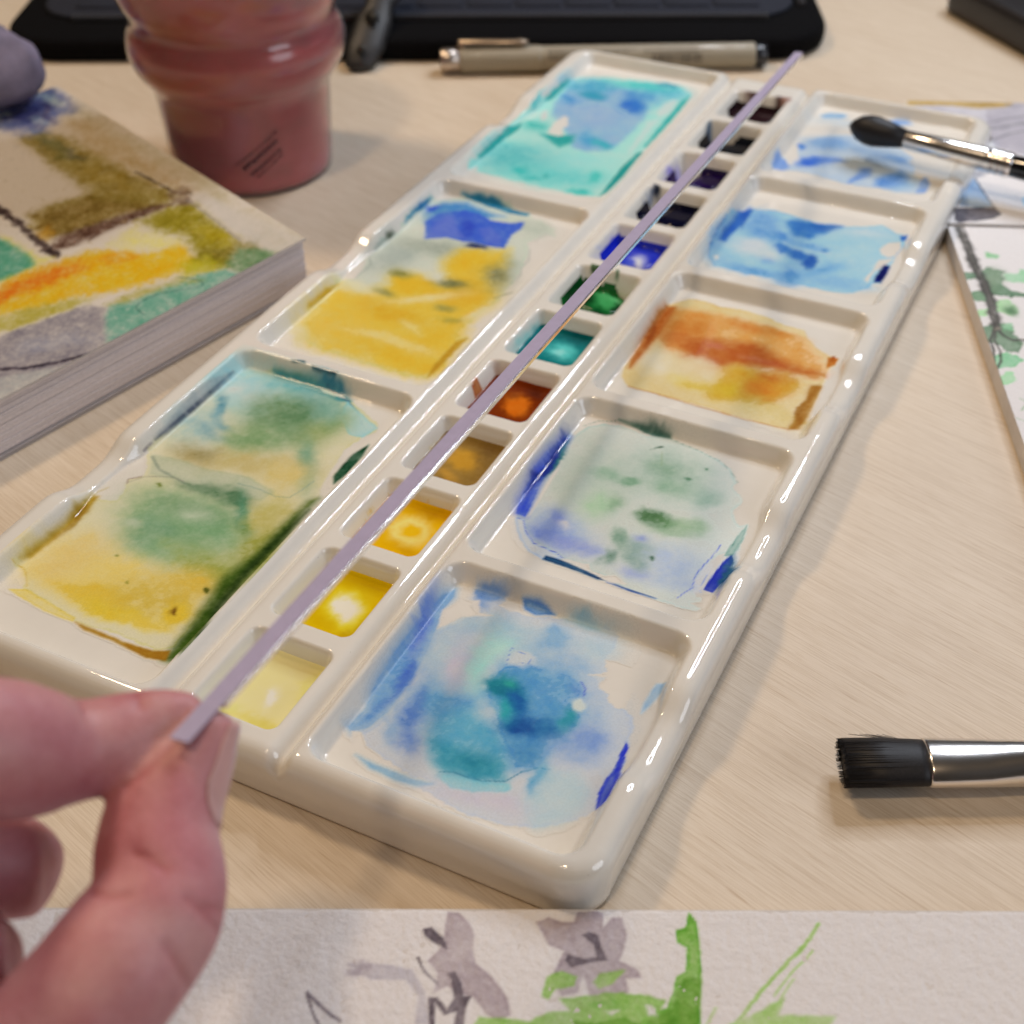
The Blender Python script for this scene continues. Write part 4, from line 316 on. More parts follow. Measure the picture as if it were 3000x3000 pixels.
[70,70,120],0.8,0.738,5.108,-0.128,-0.24,0.081,-0.127,1.3],["B",[190,195,225],0.8,0.288,5.291,-0.018,-0.303,0.078,-0.082,1.3],["B",[205,205,225],0.8,0.912,5.369,-0.103,-0.076,0.035,-0.072,1.3],["B",[150,165,215],0.8,0.632,4.848,-0.102,-0.076,0.047,-0.092,1.3],["B",[140,155,210],0.6,0.935,4.679,-0.129,-0.14,0.031,-0.057,1.3],["b",[80,70,110],0.7,0.476,5.007,0.008,-0.264,0.061,-0.054,1.2]],"house":[["p",[176,172,186],0.9,0.1186,0,0.0237,[0.134,3.773,1.954,4.13,1.654,2.742,-0.054,2.474]],["p",[165,160,175],1,0.0763,0.2,0.0229,[1.076,3.315,1.393,3.394,1.739,3.601,1.338,1.712,0.929,2.017,0.892,2.525]],["p",[175,145,85],1,0.0562,0.1,0.0241,[0.082,3.77,0.668,3.736,1.16,3.762,1.457,3.713,1.393,3.394,1.32,3.279,0.904,3.195,0.564,3.263,0.009,3.259]],["b",[150,120,60],0.8,0.984,3.36,0.203,0.011,-0.016,-0.088,1.3],["l",[110,108,120],0.8,0.0308,[0.973,2.764,1.245,2.898,1.513,3.002]],["l",[110,108,120],0.8,0.0298,[0.864,2.181,1.151,2.424,1.42,2.554]],["l",[130,128,140],0.6,0.0913,[0.989,2.589,1.469,2.791]],["l",[120,118,130],0.6,0.0476,[1.304,3.452,1.318,3.266,1.584,3.342]],["p",[150,172,205],1,0.0266,0.4,0.0133,[0.503,1.166,0.546,0.839,0.585,0.45,0.442,0.394,0.205,0.428,0.301,0.726]],["p",[85,82,95],1,0.0258,0.4,0.0129,[0.125,0.352,0.444,0.404,0.598,0.403,0.637,0.263,0.553,0.164,0.363,0.083,0.136,0.024,0.089,0.067]],["l",[60,58,70],0.9,0.0196,[0.503,1.166,0.55,0.74,0.593,0.379,0.637,0.263,0.526,0.139,0.293,0.056]],["p",[150,190,215],0.9,0.0263,0.3,0.0132,[0.96,0.665,1.139,0.773,1.056,0.381,0.942,0.47]],["l",[180,180,190],0.6,0.02,[0.88,0.709,1.013,0.816]],["b",[160,158,170],0.7,0.575,1.247,0.07,0.004,-0.015,-0.083,1.2]],"branch":[["p",[150,190,160],0.95,0.0301,0.4,0.0421,[0.3,-0.615,0.436,-0.672,0.398,-0.76,0.322,-0.721]],["p",[150,195,165],0.95,0.029,0.4,0.0581,[0.441,-1.071,0.686,-0.974,0.634,-1.224,0.47,-1.233,0.396,-1.197]],["p",[105,135,115],1,0.0259,0.4,0.0576,[-0.05,-1.059,0.154,-1.068,0.278,-0.957,0.428,-1.031,0.359,-1.28,0.437,-1.396,0.583,-1.467,0.567,-1.546,0.332,-1.521,0.218,-1.489,0.148,-1.212,-0.051,-1.183]],["b",[120,140,120],0.7,0.313,-1.202,0.124,0.007,-0.039,-0.204,1.4],["p",[115,145,122],1,0.0254,0.4,0.0564,[-0.046,-1.504,0.124,-1.455,0.211,-1.528,0.111,-1.632,-0.053,-1.662]],["p",[165,200,165],0.95,0.0249,0.4,0.0554,[0.208,-1.646,0.357,-1.598,0.374,-1.714,0.438,-1.786,0.328,-1.945,0.211,-1.838]],["b",[95,130,100],0.9,0.358,-1.791,0.064,-0.048,-0.034,-0.088,1.5],["p",[170,205,170],0.9,0.0247,0.4,0.0548,[-0.061,-1.93,0.106,-1.768,0.104,-1.883,-0.055,-2.005]],["p",[115,140,122],1,0.0238,0.4,0.0529,[-0.05,-2.191,0.101,-2.108,0.226,-2.063,0.329,-2.131,0.261,-2.281,0.34,-2.456,0.265,-2.636,0.126,-2.575,0.07,-2.472,-0.07,-2.409]],["p",[140,185,155],0.95,0.0241,0.4,0.0429,[0.18,-2.103,0.305,-2.058,0.314,-2.205,0.197,-2.212]],["p",[140,190,160],0.95,0.0229,0.4,0.0509,[-0.015,-2.723,0.158,-2.608,0.262,-2.74,0.133,-2.919,-0.01,-2.894]],["p",[160,205,170],0.95,0.0223,0.4,0.0396,[-0.049,-3.097,0.127,-2.953,0.155,-3.085,0.043,-3.19,-0.043,-3.163]],["l",[88,
85,85],1,0.1103,[0.107,0.045,0.134,-0.361,0.133,-0.839,0.161,-1.252,0.173,-1.57,0.147,-1.918,0.153,-2.141]],["l",[55,52,55],0.9,0.0174,[0.074,0.043,0.101,-0.363,0.105,-0.883,0.133,-1.274,0.139,-1.611,0.11,-1.958,0.13,-2.161]],["l",[60,58,60],0.9,0.0174,[0.172,0.049,0.177,-0.359,0.175,-0.836,0.203,-1.249,0.213,-1.568,0.187,-1.916,0.163,-2.141]],["l",[75,72,72],1,0.0371,[0.133,-2.143,0.176,-2.323,0.258,-2.389,0.393,-2.381]],["l",[75,72,72],1,0.0311,[0.124,-2.143,0.026,-2.404,0.021,-2.581,-0.009,-2.791,-0.057,-2.897]],["l",[75,72,72],1,0.0259,[0.143,-2.142,0.065,-2.401,0.081,-2.613,0.057,-2.787,-0.033,-2.963]],["l",[150,175,155],0.8,0.0191,[0.107,-3.413,0.166,-3.472,0.086,-3.603]],["l",[150,175,155],0.8,0.0187,[0.006,-3.732,0.101,-3.787]],["b",[160,150,140],0.5,0.146,-2.179,0.023,0.001,-0.009,-0.044,1.5]],"flower":[["p",[165,150,158],0.9,0.0164,0.25,0.0062,[1.428,-0.019,1.489,-0.031,1.562,-0.1,1.595,-0.191,1.589,-0.303,1.612,-0.39,1.711,-0.476,1.771,-0.561,1.81,-0.624,1.83,-0.727,1.755,-0.768,1.678,-0.707,1.599,-0.604,1.503,-0.584,1.443,-0.542,1.368,-0.584,1.381,-0.456,1.317,-0.37,1.354,-0.326,1.41,-0.259,1.413,-0.123]],["p",[165,150,158],0.9,0.0166,0.25,0.0062,[1.984,-0.098,2.064,-0.063,2.144,-0.097,2.224,-0.097,2.246,-0.016,2.327,-0.004,2.407,-0.027,2.402,-0.142,2.466,-0.062,2.526,-0.061,2.549,-0.187,2.524,-0.299,2.491,-0.365,2.604,-0.429,2.62,-0.483,2.524,-0.483,2.538,-0.579,2.42,-0.642,2.324,-0.663,2.29,-0.538,2.273,-0.452,2.231,-0.58,2.135,-0.602,2.079,-0.496,2.119,-0.388,2.16,-0.3,2.062,-0.256]],["p",[178,170,180],0.9,0.0202,0.2,0.004,[0.829,-0.394,0.966,-0.393,1.104,-0.404,1.224,-0.436,1.31,-0.584,1.342,-0.791,1.266,-0.791,1.273,-0.606,1.189,-0.5,0.976,-0.501]],["p",[100,88,98],0.95,0.0127,0.2,0.0042,[1.274,-0.147,1.324,-0.135,1.407,-0.214,1.431,-0.292,1.35,-0.248,1.287,-0.192]],["l",[100,88,98],0.95,0.0184,[1.257,-0.348,1.281,-0.414,1.343,-0.489,1.384,-0.531]],["p",[100,88,98],0.95,0.0119,0.2,0.004,[1.439,-0.456,1.487,-0.445,1.529,-0.52,1.542,-0.604,1.59,-0.604,1.563,-0.667,1.55,-0.81,1.493,-0.81,1.508,-0.708,1.433,-0.729,1.372,-0.647,1.38,-0.811,1.352,-0.811,1.331,-0.616,1.389,-0.616,1.45,-0.698,1.485,-0.626,1.47,-0.499]],["p",[100,88,98],0.95,0.0125,0.2,0.0042,[2.271,-0.188,2.312,-0.165,2.371,-0.188,2.387,-0.277,2.423,-0.365,2.334,-0.376,2.197,-0.41,2.163,-0.366,2.179,-0.322,2.276,-0.355,2.355,-0.343,2.339,-0.255]],["l",[100,88,98],0.95,0.0238,[0.599,-0.588,0.655,-0.65,0.729,-0.712,0.821,-0.773]],["l",[100,88,98],0.95,0.0178,[0.602,-0.609,0.655,-0.733,0.703,-0.814]],["b",[150,138,150],0.7,0.891,-0.426,0.078,0.0,0.004,-0.043,1.3],["p",[120,165,75],0.95,0.0143,0.3,0.0061,[2.951,-0.02,2.994,-0.094,2.999,-0.252,2.984,-0.513,2.947,-0.803,2.582,-0.805,2.624,-0.723,2.76,-0.682,2.806,-0.577,2.834,-0.471,2.894,-0.439,2.918,-0.275,2.862,-0.242,2.86,-0.152,2.921,-0.129]],["p",[95,140,45],0.8,0.0158,0.1,0.004,[2.891,-0.471,2.986,-0.492,2.941,-0.803,2.694,-0.804,2.622,-0.764,2.797,-0.681,2.825,-0.577]],["p",[140,175,95],0.9,0.0141,0.2,0.0081,[2.05,-0.475,
2.138,-0.442,2.234,-0.474,2.213,-0.538,2.098,-0.56,2.058,-0.623,2.017,-0.602]],["p",[145,178,100],0.85,0.0142,0.2,0.0081,[2.37,-0.452,2.527,-0.43,2.445,-0.516,2.366,-0.558,2.329,-0.516]],["p",[135,172,90],0.9,0.0158,0.2,0.0118,[2.116,-0.623,2.288,-0.601,2.442,-0.579,2.632,-0.599,2.764,-0.63,2.7,-0.723,2.582,-0.805,1.606,-0.809,1.641,-0.738,1.755,-0.748,1.944,-0.767,2.058,-0.706,2.19,-0.705]],["p",[100,145,50],0.8,0.0156,0.1,0.0097,[2.208,-0.766,2.32,-0.776,2.51,-0.744,2.619,-0.804,2.206,-0.817]],["p",[125,165,85],0.7,0.0158,0.1,0.0079,[2.286,-0.663,2.441,-0.611,2.513,-0.683,2.361,-0.694]],["P",0,0.9,0.0118,0.1,0.0197,[2.628,-0.662,2.684,-0.682,2.7,-0.723,2.652,-0.733]],["P",0,0.8,0.0118,0.1,0.0157,[2.399,-0.704,2.484,-0.693,2.435,-0.734]],["l",[150,182,105],0.9,0.0264,[3.761,-0.102,3.637,-0.261,3.454,-0.447,3.276,-0.638,3.143,-0.802]],["l",[160,188,120],0.7,0.0183,[3.691,-0.294,3.554,-0.425,3.415,-0.596]],["l",[160,188,120],0.6,0.0178,[3.545,-0.489,3.428,-0.637,3.293,-0.801]],["p",[150,182,105],0.85,0.0196,0.1,0.0117,[3.106,-0.802,3.306,-0.7,3.47,-0.606,3.416,-0.719,3.566,-0.729,3.754,-0.728,3.704,-0.799]],["l",[150,182,105],0.6,0.0235,[3.053,-0.68,2.984,-0.803]]]},"BK":{"A":[-2.779,5.015],"u":[-0.226,-0.974],"v":[-0.928,0.371]},"RS":{"A":[3.26,8.99],"u":[0.928,0.372],"v":[-0.372,0.928]},"BP":{"A":[1.125,-2.03],"u":[0.9016,0.4326],"v":[-0.4326,0.9016]},"P":[[0,"pale cream yellow paint pool",[212,196,140],[["b",[200,180,80],0.5,0.497,-0.719,0.291,-0.002,0.014,-0.048,1.4],["b",[205,190,110],0.6,0.651,-0.251,0.072,-0.019,0.014,-0.195,1.2],["b",[200,190,110],0.5,0.237,-0.68,0.065,0.031,0.032,-0.045,1.2],["B",[216,205,190],0.8,0.458,-0.482,0.041,-0.01,0.008,-0.095,1.2]],0],[1,"lemon yellow paint pool with pale centre",[200,162,10],[["b",[170,130,0],0.6,0.647,0.415,0.073,0.172,0.07,-0.054,1.3],["B",[214,196,40],0.9,0.435,0.573,0.169,0.035,0.083,-0.182,1.6],["B",[218,206,188],1,0.431,0.58,0.101,0.034,0.059,-0.111,1.8],["b",[190,150,0],0.4,0.314,0.375,0.121,-0.001,0.018,-0.056,1]],0],[2,"golden yellow paint pool with pale ring",[212,160,10],[["b",[190,135,0],0.5,0.537,1.865,0.221,0.013,0.029,-0.085,1.2],["B",[226,196,110],0.9,0.436,1.589,0.135,0.089,0.097,-0.15,2],["B",[218,168,20],0.9,0.449,1.583,0.067,0.058,0.053,-0.072,1.6],["b",[190,135,0],0.5,0.586,1.355,0.253,-0.01,0.017,-0.06,1]],0],[3,"ochre brown paint pool",[132,100,48],[["B",[182,132,45],0.9,0.381,2.661,0.151,0.006,0.042,-0.127,1.2],["b",[110,80,40],0.5,0.564,2.799,0.108,-0.034,0.032,-0.248,1.2],["B",[172,125,50],0.6,0.339,2.422,0.119,-0.034,0.01,-0.067,1.2],["b",[150,140,110],0.6,0.143,2.547,0.067,-0.033,0.003,-0.167,1]],0],[4,"burnt sienna paint pool with orange centre",[112,42,10],[["B",[196,98,20],1,0.433,3.581,0.147,-0.017,0.038,-0.149,2.2],["b",[80,25,5],0.6,0.529,3.817,0.132,-0.016,0.023,-0.097,1.2],["b",[110,50,20],0.6,0.336,3.687,0.054,0.026,0.023,-0.046,1.2]],0],[5,"deep teal paint pool",[2,100,102],[["B",[80,180,175],0.95,0.429,4.599,0.159,0.021,0.047,-0.135,1.3],["B",[140,200,195],0.6,
0.412,4.573,0.071,0.009,0.02,-0.059,1.3],["b",[0,70,80],0.5,0.468,4.937,0.216,0.027,0.051,-0.152,1.2]],0],[6,"emerald green paint puddle",[18,92,38],[["b",[8,45,20],1,0.141,5.679,0.084,0.145,0.127,-0.182,1.6],["B",[60,140,80],0.9,0.444,5.704,0.137,-0.043,0.023,-0.136,1.4],["B",[80,160,100],0.6,0.525,5.766,0.061,-0.011,0.017,-0.079,1.2],["b",[5,40,18],0.9,0.618,5.601,0.032,0.096,0.047,-0.057,1.4],["b",[10,60,30],0.7,0.41,5.48,0.116,-0.004,0.016,-0.058,1.2]],["p",[0,0,0],1,0.0092,0,0.0122,[0.048,5.483,0.035,5.7,0.072,5.862,0.178,5.899,0.318,5.857,0.384,5.9,0.547,5.8,0.642,5.693,0.661,5.542,0.592,5.441,0.43,5.433,0.266,5.481,0.129,5.439]]],[7,"ultramarine blue paint puddle",[22,38,165],[["B",[150,150,205],0.9,0.453,6.586,0.105,0.01,0.034,-0.109,1.5],["B",[205,198,200],0.9,0.449,6.533,0.058,0.006,0.023,-0.074,1.5],["b",[18,20,150],0.6,0.167,6.734,0.041,0.137,0.079,-0.098,1.3],["B",[70,85,190],0.6,0.366,6.494,0.062,0.029,0.026,-0.063,1.2]],["p",[0,0,0],1,0.0099,0,0.0131,[-0.038,6.534,0.061,6.568,0.044,6.755,0.073,6.927,0.159,6.995,0.362,6.931,0.438,6.993,0.63,6.887,0.665,6.609,0.591,6.487,0.471,6.48,0.346,6.485,0.154,6.496,0.068,6.494]]],[8,"near black indigo paint puddle",[10,10,30],[["b",[20,40,90],0.0,0.165,7.618,0.066,0.031,0.038,-0.095,1]],["p",[0,0,0],1,0.0105,0,0.0141,[0.064,7.514,0.05,7.677,0.108,7.762,0.244,7.683,0.306,7.855,0.411,7.99,0.637,8.01,0.665,7.796,0.638,7.561,0.467,7.508,0.258,7.549,0.149,7.498]]],[9,"dark violet paint puddle",[32,12,66],[["b",[20,5,40],0.8,0.488,8.767,0.133,0.062,0.063,-0.174,1.3]],["p",[0,0,0],1,0.0186,0,0.0249,[0.216,8.538,0.281,8.722,0.385,8.926,0.591,8.945,0.623,8.729,0.63,8.555,0.437,8.54,0.34,8.445,0.135,8.399,0.028,8.502,0.052,8.615]]],[10,"blue black paint puddle",[12,14,22],[],["p",[0,0,0],1,0.0199,0,0.0265,[0.092,9.543,0.101,9.772,0.233,9.665,0.339,9.826,0.478,9.891,0.642,9.883,0.687,9.546,0.419,9.53,0.185,9.542]]],[11,"dark brown paint puddle",[36,20,24],[],["p",[0,0,0],1,0.0213,0,0.0284,[0.057,10.629,0.088,10.888,0.186,11.027,0.398,10.97,0.62,10.951,0.67,10.721,0.543,10.674,0.332,10.666,0.158,10.616]]]],"S":{"3":[["l",[200,160,70],0.8,0.006,[0.074,2.4,0.068,2.644,0.072,2.918]],["b",[190,165,110],0.6,0.069,2.842,0.008,0.078,0.021,0.033,1.3]],"2":[["l",[205,160,50],0.8,0.0062,[0.065,1.5,0.054,1.552,0.059,1.805,0.058,1.881,0.077,1.916]],["l",[200,160,80],0.8,0.0044,[0.292,1.942,0.395,1.944,0.47,1.924,0.539,1.923]],["l",[205,165,70],0.8,0.006,[0.071,1.331,0.07,1.362]]],"4":[["p",[180,105,50],0.9,0.0102,0.4,0.0073,[0.018,3.499,-0.001,3.622,0.047,3.622,0.067,3.644,0.081,3.704,0.08,3.508,0.082,3.45,0.06,3.486]],["b",[190,160,140],0.7,0.095,3.948,0.078,0.023,0.08,-0.026,1.2],["b",[160,110,80],0.5,0.503,3.917,0.064,0.005,0.009,-0.019,1]],"5":[["b",[150,195,190],0.6,0.052,4.58,0.032,0.099,0.007,-0.219,1.3],["b",[90,160,160],0.5,0.055,4.817,0.016,0.092,0.017,-0.036,1.2]],"6":[["p",[70,95,60],0.9,0.0079,0.2,0.0053,[0.145,5.966,0.09,6.245,0.271,5.958,0.239,5.949,0.175,5.955]],["p",[50,90,55],0.9,0.0193,0.2,0.0129,[0.437,
5.963,0.316,6.483,0.344,6.446,0.464,5.957]],["l",[60,140,120],0.6,0.0086,[0.064,5.797,0.067,5.871]]],"7":[["b",[110,110,205],0.6,0.068,6.786,0.013,0.094,0.011,-0.023,1.2],["b",[170,170,205],0.6,0.064,6.499,0.034,0.192,0.006,-0.025,1.2],["b",[110,100,110],0.5,0.446,7.516,0.061,0.005,0.017,-0.057,1.3]],"8":[["b",[30,40,60],0.9,0.088,7.961,0.04,0.01,0.046,-0.037,1.5],["b",[60,80,120],0.6,0.06,7.875,0.011,0.078,0.018,-0.035,1.2],["b",[20,40,90],0.6,0.072,7.623,0.013,0.103,0.012,-0.024,1.2]],"9":[["b",[125,110,205],0.8,0.046,8.615,0.015,0.19,0.041,0.038,1.2],["b",[90,70,190],0.9,0.071,8.506,0.035,0.218,0.008,-0.036,1.3],["b",[165,140,150],0.7,0.382,8.982,0.297,-0.042,-0.009,0.003,1.3],["b",[150,140,210],0.8,0.075,8.841,0.062,0.034,0.042,0.025,1.2],["b",[70,50,190],0.9,0.108,8.773,0.049,0.095,0.009,-0.027,1.4]],"10":[["p",[30,60,90],0.9,0.0186,0.2,0.0149,[0.079,9.583,0.053,9.76,0.021,9.924,0.04,9.967,0.108,9.877,0.136,9.894,0.105,9.786]],["b",[120,110,100],0.7,0.282,10.508,0.308,0.071,0.153,-0.514,1.3],["l",[90,110,120],0.7,0.0176,[0.274,10.743,0.428,10.785,0.57,10.791]]],"11":[["b",[60,40,40],0.9,0.287,10.971,0.078,0.006,0.023,-0.053,1.3],["b",[60,42,42],0.95,0.618,11.004,0.037,0.141,0.059,-0.044,1.3],["b",[150,110,100],0.8,0.69,11.038,0.081,0.044,0.05,-0.157,1.2],["b",[110,85,80],0.6,0.171,11.001,0.117,-0.071,0.075,-0.143,1.2]]},"H":{"thumb":[[1.608,-4.681,1.413,0.348,-0.079,-0.271,0.207,-0.169,0.314],[1.793,-4.282,1.506,0.317,-0.042,-0.216,0.172,-0.136,0.279],[1.874,-3.909,1.626,0.31,-0.011,-0.178,0.148,-0.127,0.265],[1.927,-3.703,1.708,0.298,-0.005,-0.166,0.139,-0.123,0.253],[1.959,-3.51,1.773,0.293,0.001,-0.157,0.14,-0.074,0.262],[1.963,-3.346,1.79,0.293,0.013,-0.144,0.133,-0.046,0.266],[1.961,-3.213,1.823,0.296,0.067,-0.088,0.091,-0.045,0.273],[1.903,-3.1,1.85,0.282,0.126,-0.018,0.047,-0.068,0.273],[1.835,-3.003,1.897,0.274,0.129,-0.009,0.055,-0.098,0.256],[1.773,-2.888,1.96,0.262,0.092,-0.042,0.07,-0.093,0.23],[1.757,-2.796,2.004,0.246,0.049,-0.08,0.085,-0.085,0.21],[1.751,-2.705,2.043,0.22,0.024,-0.093,0.087,-0.088,0.183],[1.764,-2.61,2.09,0.19,0.011,-0.091,0.077,-0.094,0.151],[1.781,-2.527,2.139,0.156,0.012,-0.071,0.061,-0.087,0.118],[1.791,-2.467,2.181,0.127,0.009,-0.059,0.049,-0.073,0.095],[1.803,-2.422,2.207,0.105,0.002,-0.054,0.041,-0.065,0.077],[1.813,-2.398,2.227,0.092,0.004,-0.046,0.033,-0.065,0.061],[1.817,-2.387,2.237,0.07,0.006,-0.031,0.024,-0.048,0.045],[1.818,-2.383,2.242,0.035,0.005,-0.013,0.012,-0.024,0.022]],"index":[[0.875,-3.704,2.85,0.128,-0.175,-0.256,0.269,-0.024,0.151],[1.015,-3.381,2.652,0.108,-0.187,-0.258,0.273,-0.037,0.142],[1.162,-3.134,2.446,0.084,-0.194,-0.252,0.267,-0.053,0.13],[1.252,-2.98,2.329,0.079,-0.171,-0.225,0.235,-0.053,0.122],[1.298,-2.916,2.279,0.068,-0.155,-0.202,0.207,-0.057,0.113],[1.341,-2.851,2.231,0.087,-0.129,-0.184,0.173,-0.061,0.124],[1.392,-2.785,2.213,0.112,-0.105,-0.172,0.148,-0.066,0.137],[1.429,-2.72,2.199,0.129,-0.088,-0.163,0.138,-0.061,0.142],[1.472,-2.644,2.195,0.13,-0.072,-0.147,0.117,-0.068,
0.137],[1.513,-2.576,2.199,0.12,-0.062,-0.131,0.094,-0.077,0.123],[1.56,-2.512,2.211,0.1,-0.055,-0.112,0.071,-0.08,0.102],[1.606,-2.462,2.224,0.078,-0.047,-0.093,0.055,-0.069,0.081],[1.641,-2.422,2.232,0.06,-0.036,-0.07,0.038,-0.056,0.061],[1.67,-2.395,2.245,0.043,-0.023,-0.048,0.022,-0.043,0.04],[1.689,-2.378,2.253,0.018,-0.009,-0.02,0.009,-0.018,0.017]],"middle":[[0.68,-3.779,2.251,0.027,-0.185,-0.212,0.231,-0.074,0.094],[0.889,-3.536,1.931,0.041,-0.165,-0.198,0.205,-0.072,0.102],[1.095,-3.313,1.746,0.06,-0.154,-0.196,0.187,-0.08,0.119],[1.158,-3.252,1.699,0.059,-0.149,-0.191,0.168,-0.093,0.125],[1.208,-3.209,1.671,0.052,-0.136,-0.173,0.143,-0.094,0.117],[1.244,-3.181,1.651,0.036,-0.114,-0.141,0.095,-0.097,0.102],[1.275,-3.169,1.648,0.018,-0.081,-0.096,0.04,-0.08,0.075],[1.291,-3.163,1.645,0.004,-0.031,-0.035,0.015,-0.03,0.028]],"ring":[[0.87,-4.055,2.011,0.04,-0.148,-0.179,0.165,-0.089,0.11],[1.133,-3.837,1.79,0.041,-0.135,-0.166,0.144,-0.089,0.108],[1.343,-3.683,1.685,0.049,-0.118,-0.153,0.128,-0.081,0.104],[1.384,-3.629,1.643,0.058,-0.092,-0.13,0.109,-0.062,0.093],[1.419,-3.608,1.646,0.049,-0.065,-0.095,0.04,-0.079,0.074],[1.438,-3.596,1.649,0.022,-0.027,-0.041,0.017,-0.034,0.032]],"palm":[[0.508,-3.361,3.569,-0.366,-0.129,0.06,0.125,-0.247,0.232],[0.576,-3.777,3.088,-0.69,-0.274,0.079,0.237,-0.47,0.441],[0.715,-4.159,2.607,-0.775,-0.382,0.009,0.274,-0.544,0.51],[0.924,-4.505,2.124,-0.742,-0.438,-0.069,0.274,-0.544,0.51],[1.225,-4.862,1.581,-0.646,-0.432,-0.114,0.249,-0.495,0.464],[1.54,-5.157,1.097,-0.505,-0.358,-0.111,0.2,-0.396,0.371],[1.698,-5.304,0.855,-0.126,-0.089,-0.028,0.05,-0.099,0.093]],"crease":[[[2.898,-3.836,3.335],[2.957,-3.839,3.3],[3.02,-3.852,3.253]],[[2.879,-3.96,3.213],[2.93,-3.976,3.168],[3.002,-4.008,3.096]],[[2.606,-3.967,3.352],[2.655,-3.953,3.341],[2.717,-3.919,3.343]],[[2.702,-3.827,3.45],[2.753,-3.815,3.435],[2.81,-3.815,3.405]],[[2.965,-3.826,3.31],[3.019,-3.806,3.302]],[[2.407,-3.613,3.837],[2.431,-3.634,3.802]],[[2.559,-3.513,3.862],[2.586,-3.539,3.82]],[[2.73,-3.55,3.731],[2.673,-3.634,3.672],[2.617,-3.71,3.621]]],"cam":[5.064,-5.704,7.189],"rod":[[1.79,-2.664,2.33],[0.875,10.652,0.719]]},"pouch":[-8.583,6.23,0.4],"rb":[[1.771,9.982,0.22],[3.816,9.803,0.16]]}''')
ZT = -.5

# ------------------------------------------------------------------ table
tb = MB(); tb.box((0, 10, ZT-.5), (60, 0, 0), (0, 60, 0), (0, 0, .5)); t = tb.build('table_top', M_WOOD, None, False); t['kind'] = 'structure'

# ------------------------------------------------------------------ palette
def rr(x, y, x0, x1, y0, y1, r):
    dx = np.abs(x-(x0+x1)/2)-(x1-x0)/2+r; dy = np.abs(y-(y0+y1)/2)-(y1-y0)/2+r
    return np.minimum(np.maximum(dx, dy), 0)+np.hypot(np.maximum(dx, 0), np.maximum(dy, 0))-r
AREAS = [(-2.27, -.29, a, b) for a, b in ((-.95, 3.1), (3.21, 7.09), (7.2, 11.35))]+[(1.0, 3.09, a, b) for a, b in ((-.95, 1.285), (1.395, 3.785), (3.895, 6.265), (6.375, 8.715), (8.825, 11.35))]
DIPS = [(0, 1.0), (0, 5.1), (0, 9.1)]+[(1, .28), (1, 2.55), (1, 4.95), (1, 7.4), (1, 9.95)]
OUT = (-2.5, 3.27, -1.07, 11.47)
def height(x, y, wells=True):
    h = np.zeros(x.shape)
    h = h-.03*sst((x+.3)/.12)*sst((1.0-x)/.12)
    for gx in (-.18, .885): h = h-.075*np.exp(-((x-gx)/.062)**2)
    for s, yc in DIPS:
        g = sst((x-2.7)/.3) if s else sst((-1.96-x)/.3)
        h = h-.115*np.exp(-np.abs((y-yc)/.38)**4)*g
    for x0, x1, y0, y1 in AREAS: h = h-.15*sst(-rr(x, y, x0, x1, y0, y1, .19)/.12)
    h = np.maximum(h, -.15-.01*np.exp(-((x-.37)/.5)**2))
    for i in range(12): h = h-.32*sst(-rr(x, y, 0., .745, i-.86, i, .10)/.14)
    h = h+.004*fbm(x, y, 1.3, 5, 2)*sst((h+.34)/.1)
    d = -rr(x, y, *OUT, .3); r = .13; t = np.clip(1-d/r, 0, 1)
    return h-r*(1-np.sqrt(np.clip(1-t*t, 0, 1)))
pal = thing('ceramic_palette', 'long white ceramic paint palette with wells and mixing trays full of watercolour', 'palette', (.37, 5.2, ZT))
def axis(a, b, st, e):
    n = int((b-a)/st)+1; q = np.linspace(a, b, n)
    ex = np.array([.006, .018, .034, .055, .08])*e
    return np.unique(np.concatenate([q, a+ex, b-ex]))
gx = axis(OUT[0], OUT[1], .0128, 1); gy = axis(OUT[2], OUT[3], .0128, 1)
X, Y = np.meshgrid(gx, gy); nx, ny = len(gx), len(gy)
r = .3
for sx, cx in ((-1, OUT[0]+r), (1, OUT[1]-r)):
    for sy, cy in ((-1, OUT[2]+r), (1, OUT[3]-r)):
        u = (X-cx)*sx/r; v = (Y-cy)*sy/r; k = (u > 0) & (v > 0)
        f = np.where(k, np.maximum(u, v)/np.maximum(np.hypot(u, v), 1e-9), 1)
        X = np.where(k, cx+sx*u*f*r, X); Y = np.where(k, cy+sy*v*f*r, Y)
Z = height(X, Y); PX, PY, PZ, PGX, PGY = X, Y, Z, gx, gy
V = np.stack([X, Y, Z], -1).reshape(-1, 3); F = grid_faces(nx, ny)
ring = np.concatenate([np.arange(nx), np.arange(1, ny)*nx+nx-1, (ny-1)*nx+np.arange(nx-2, -1, -1), np.arange(ny-2, 0, -1)*nx])
P = V[ring]; c0 = np.array([.37, 5.2]); base = len(V); rows = [ring]; ext = []
for zz, dr in ((-.2, .0), (-.3, -.004), (-.4, -.010), (ZT+.05, -.014), (ZT+.02, -.024), (ZT+.003, -.05)):
    Q = P.copy(); nrm = np.sign(Q[:, :2]-c0); 
    Q[:, 0] -= -dr*np.where(np.abs(Q[:, 0]-c0[0]) > 2.6, np.sign(Q[:, 0]-c0[0]), 0)
    Q[:, 1] -= -dr*np.where(np.abs(Q[:, 1]-c0[1]) > 6.0, np.sign(Q[:, 1]-c0[1]), 0)
    Q[:, 2] = np.minimum(zz, P[:, 2]-.02*(len(ext)+1) if zz > -.25 else zz); rows.append(base+np.arange(len(ring))); base += len(ring); ext.append(Q)
sk = []
for a, b in zip(rows[:-1], rows[1:]): sk.append(np.stack([a, b, np.roll(b, -1), np.roll(a, -1)], 1))
V = np.concatenate([V]+ext); F = np.concatenate([F]+sk)
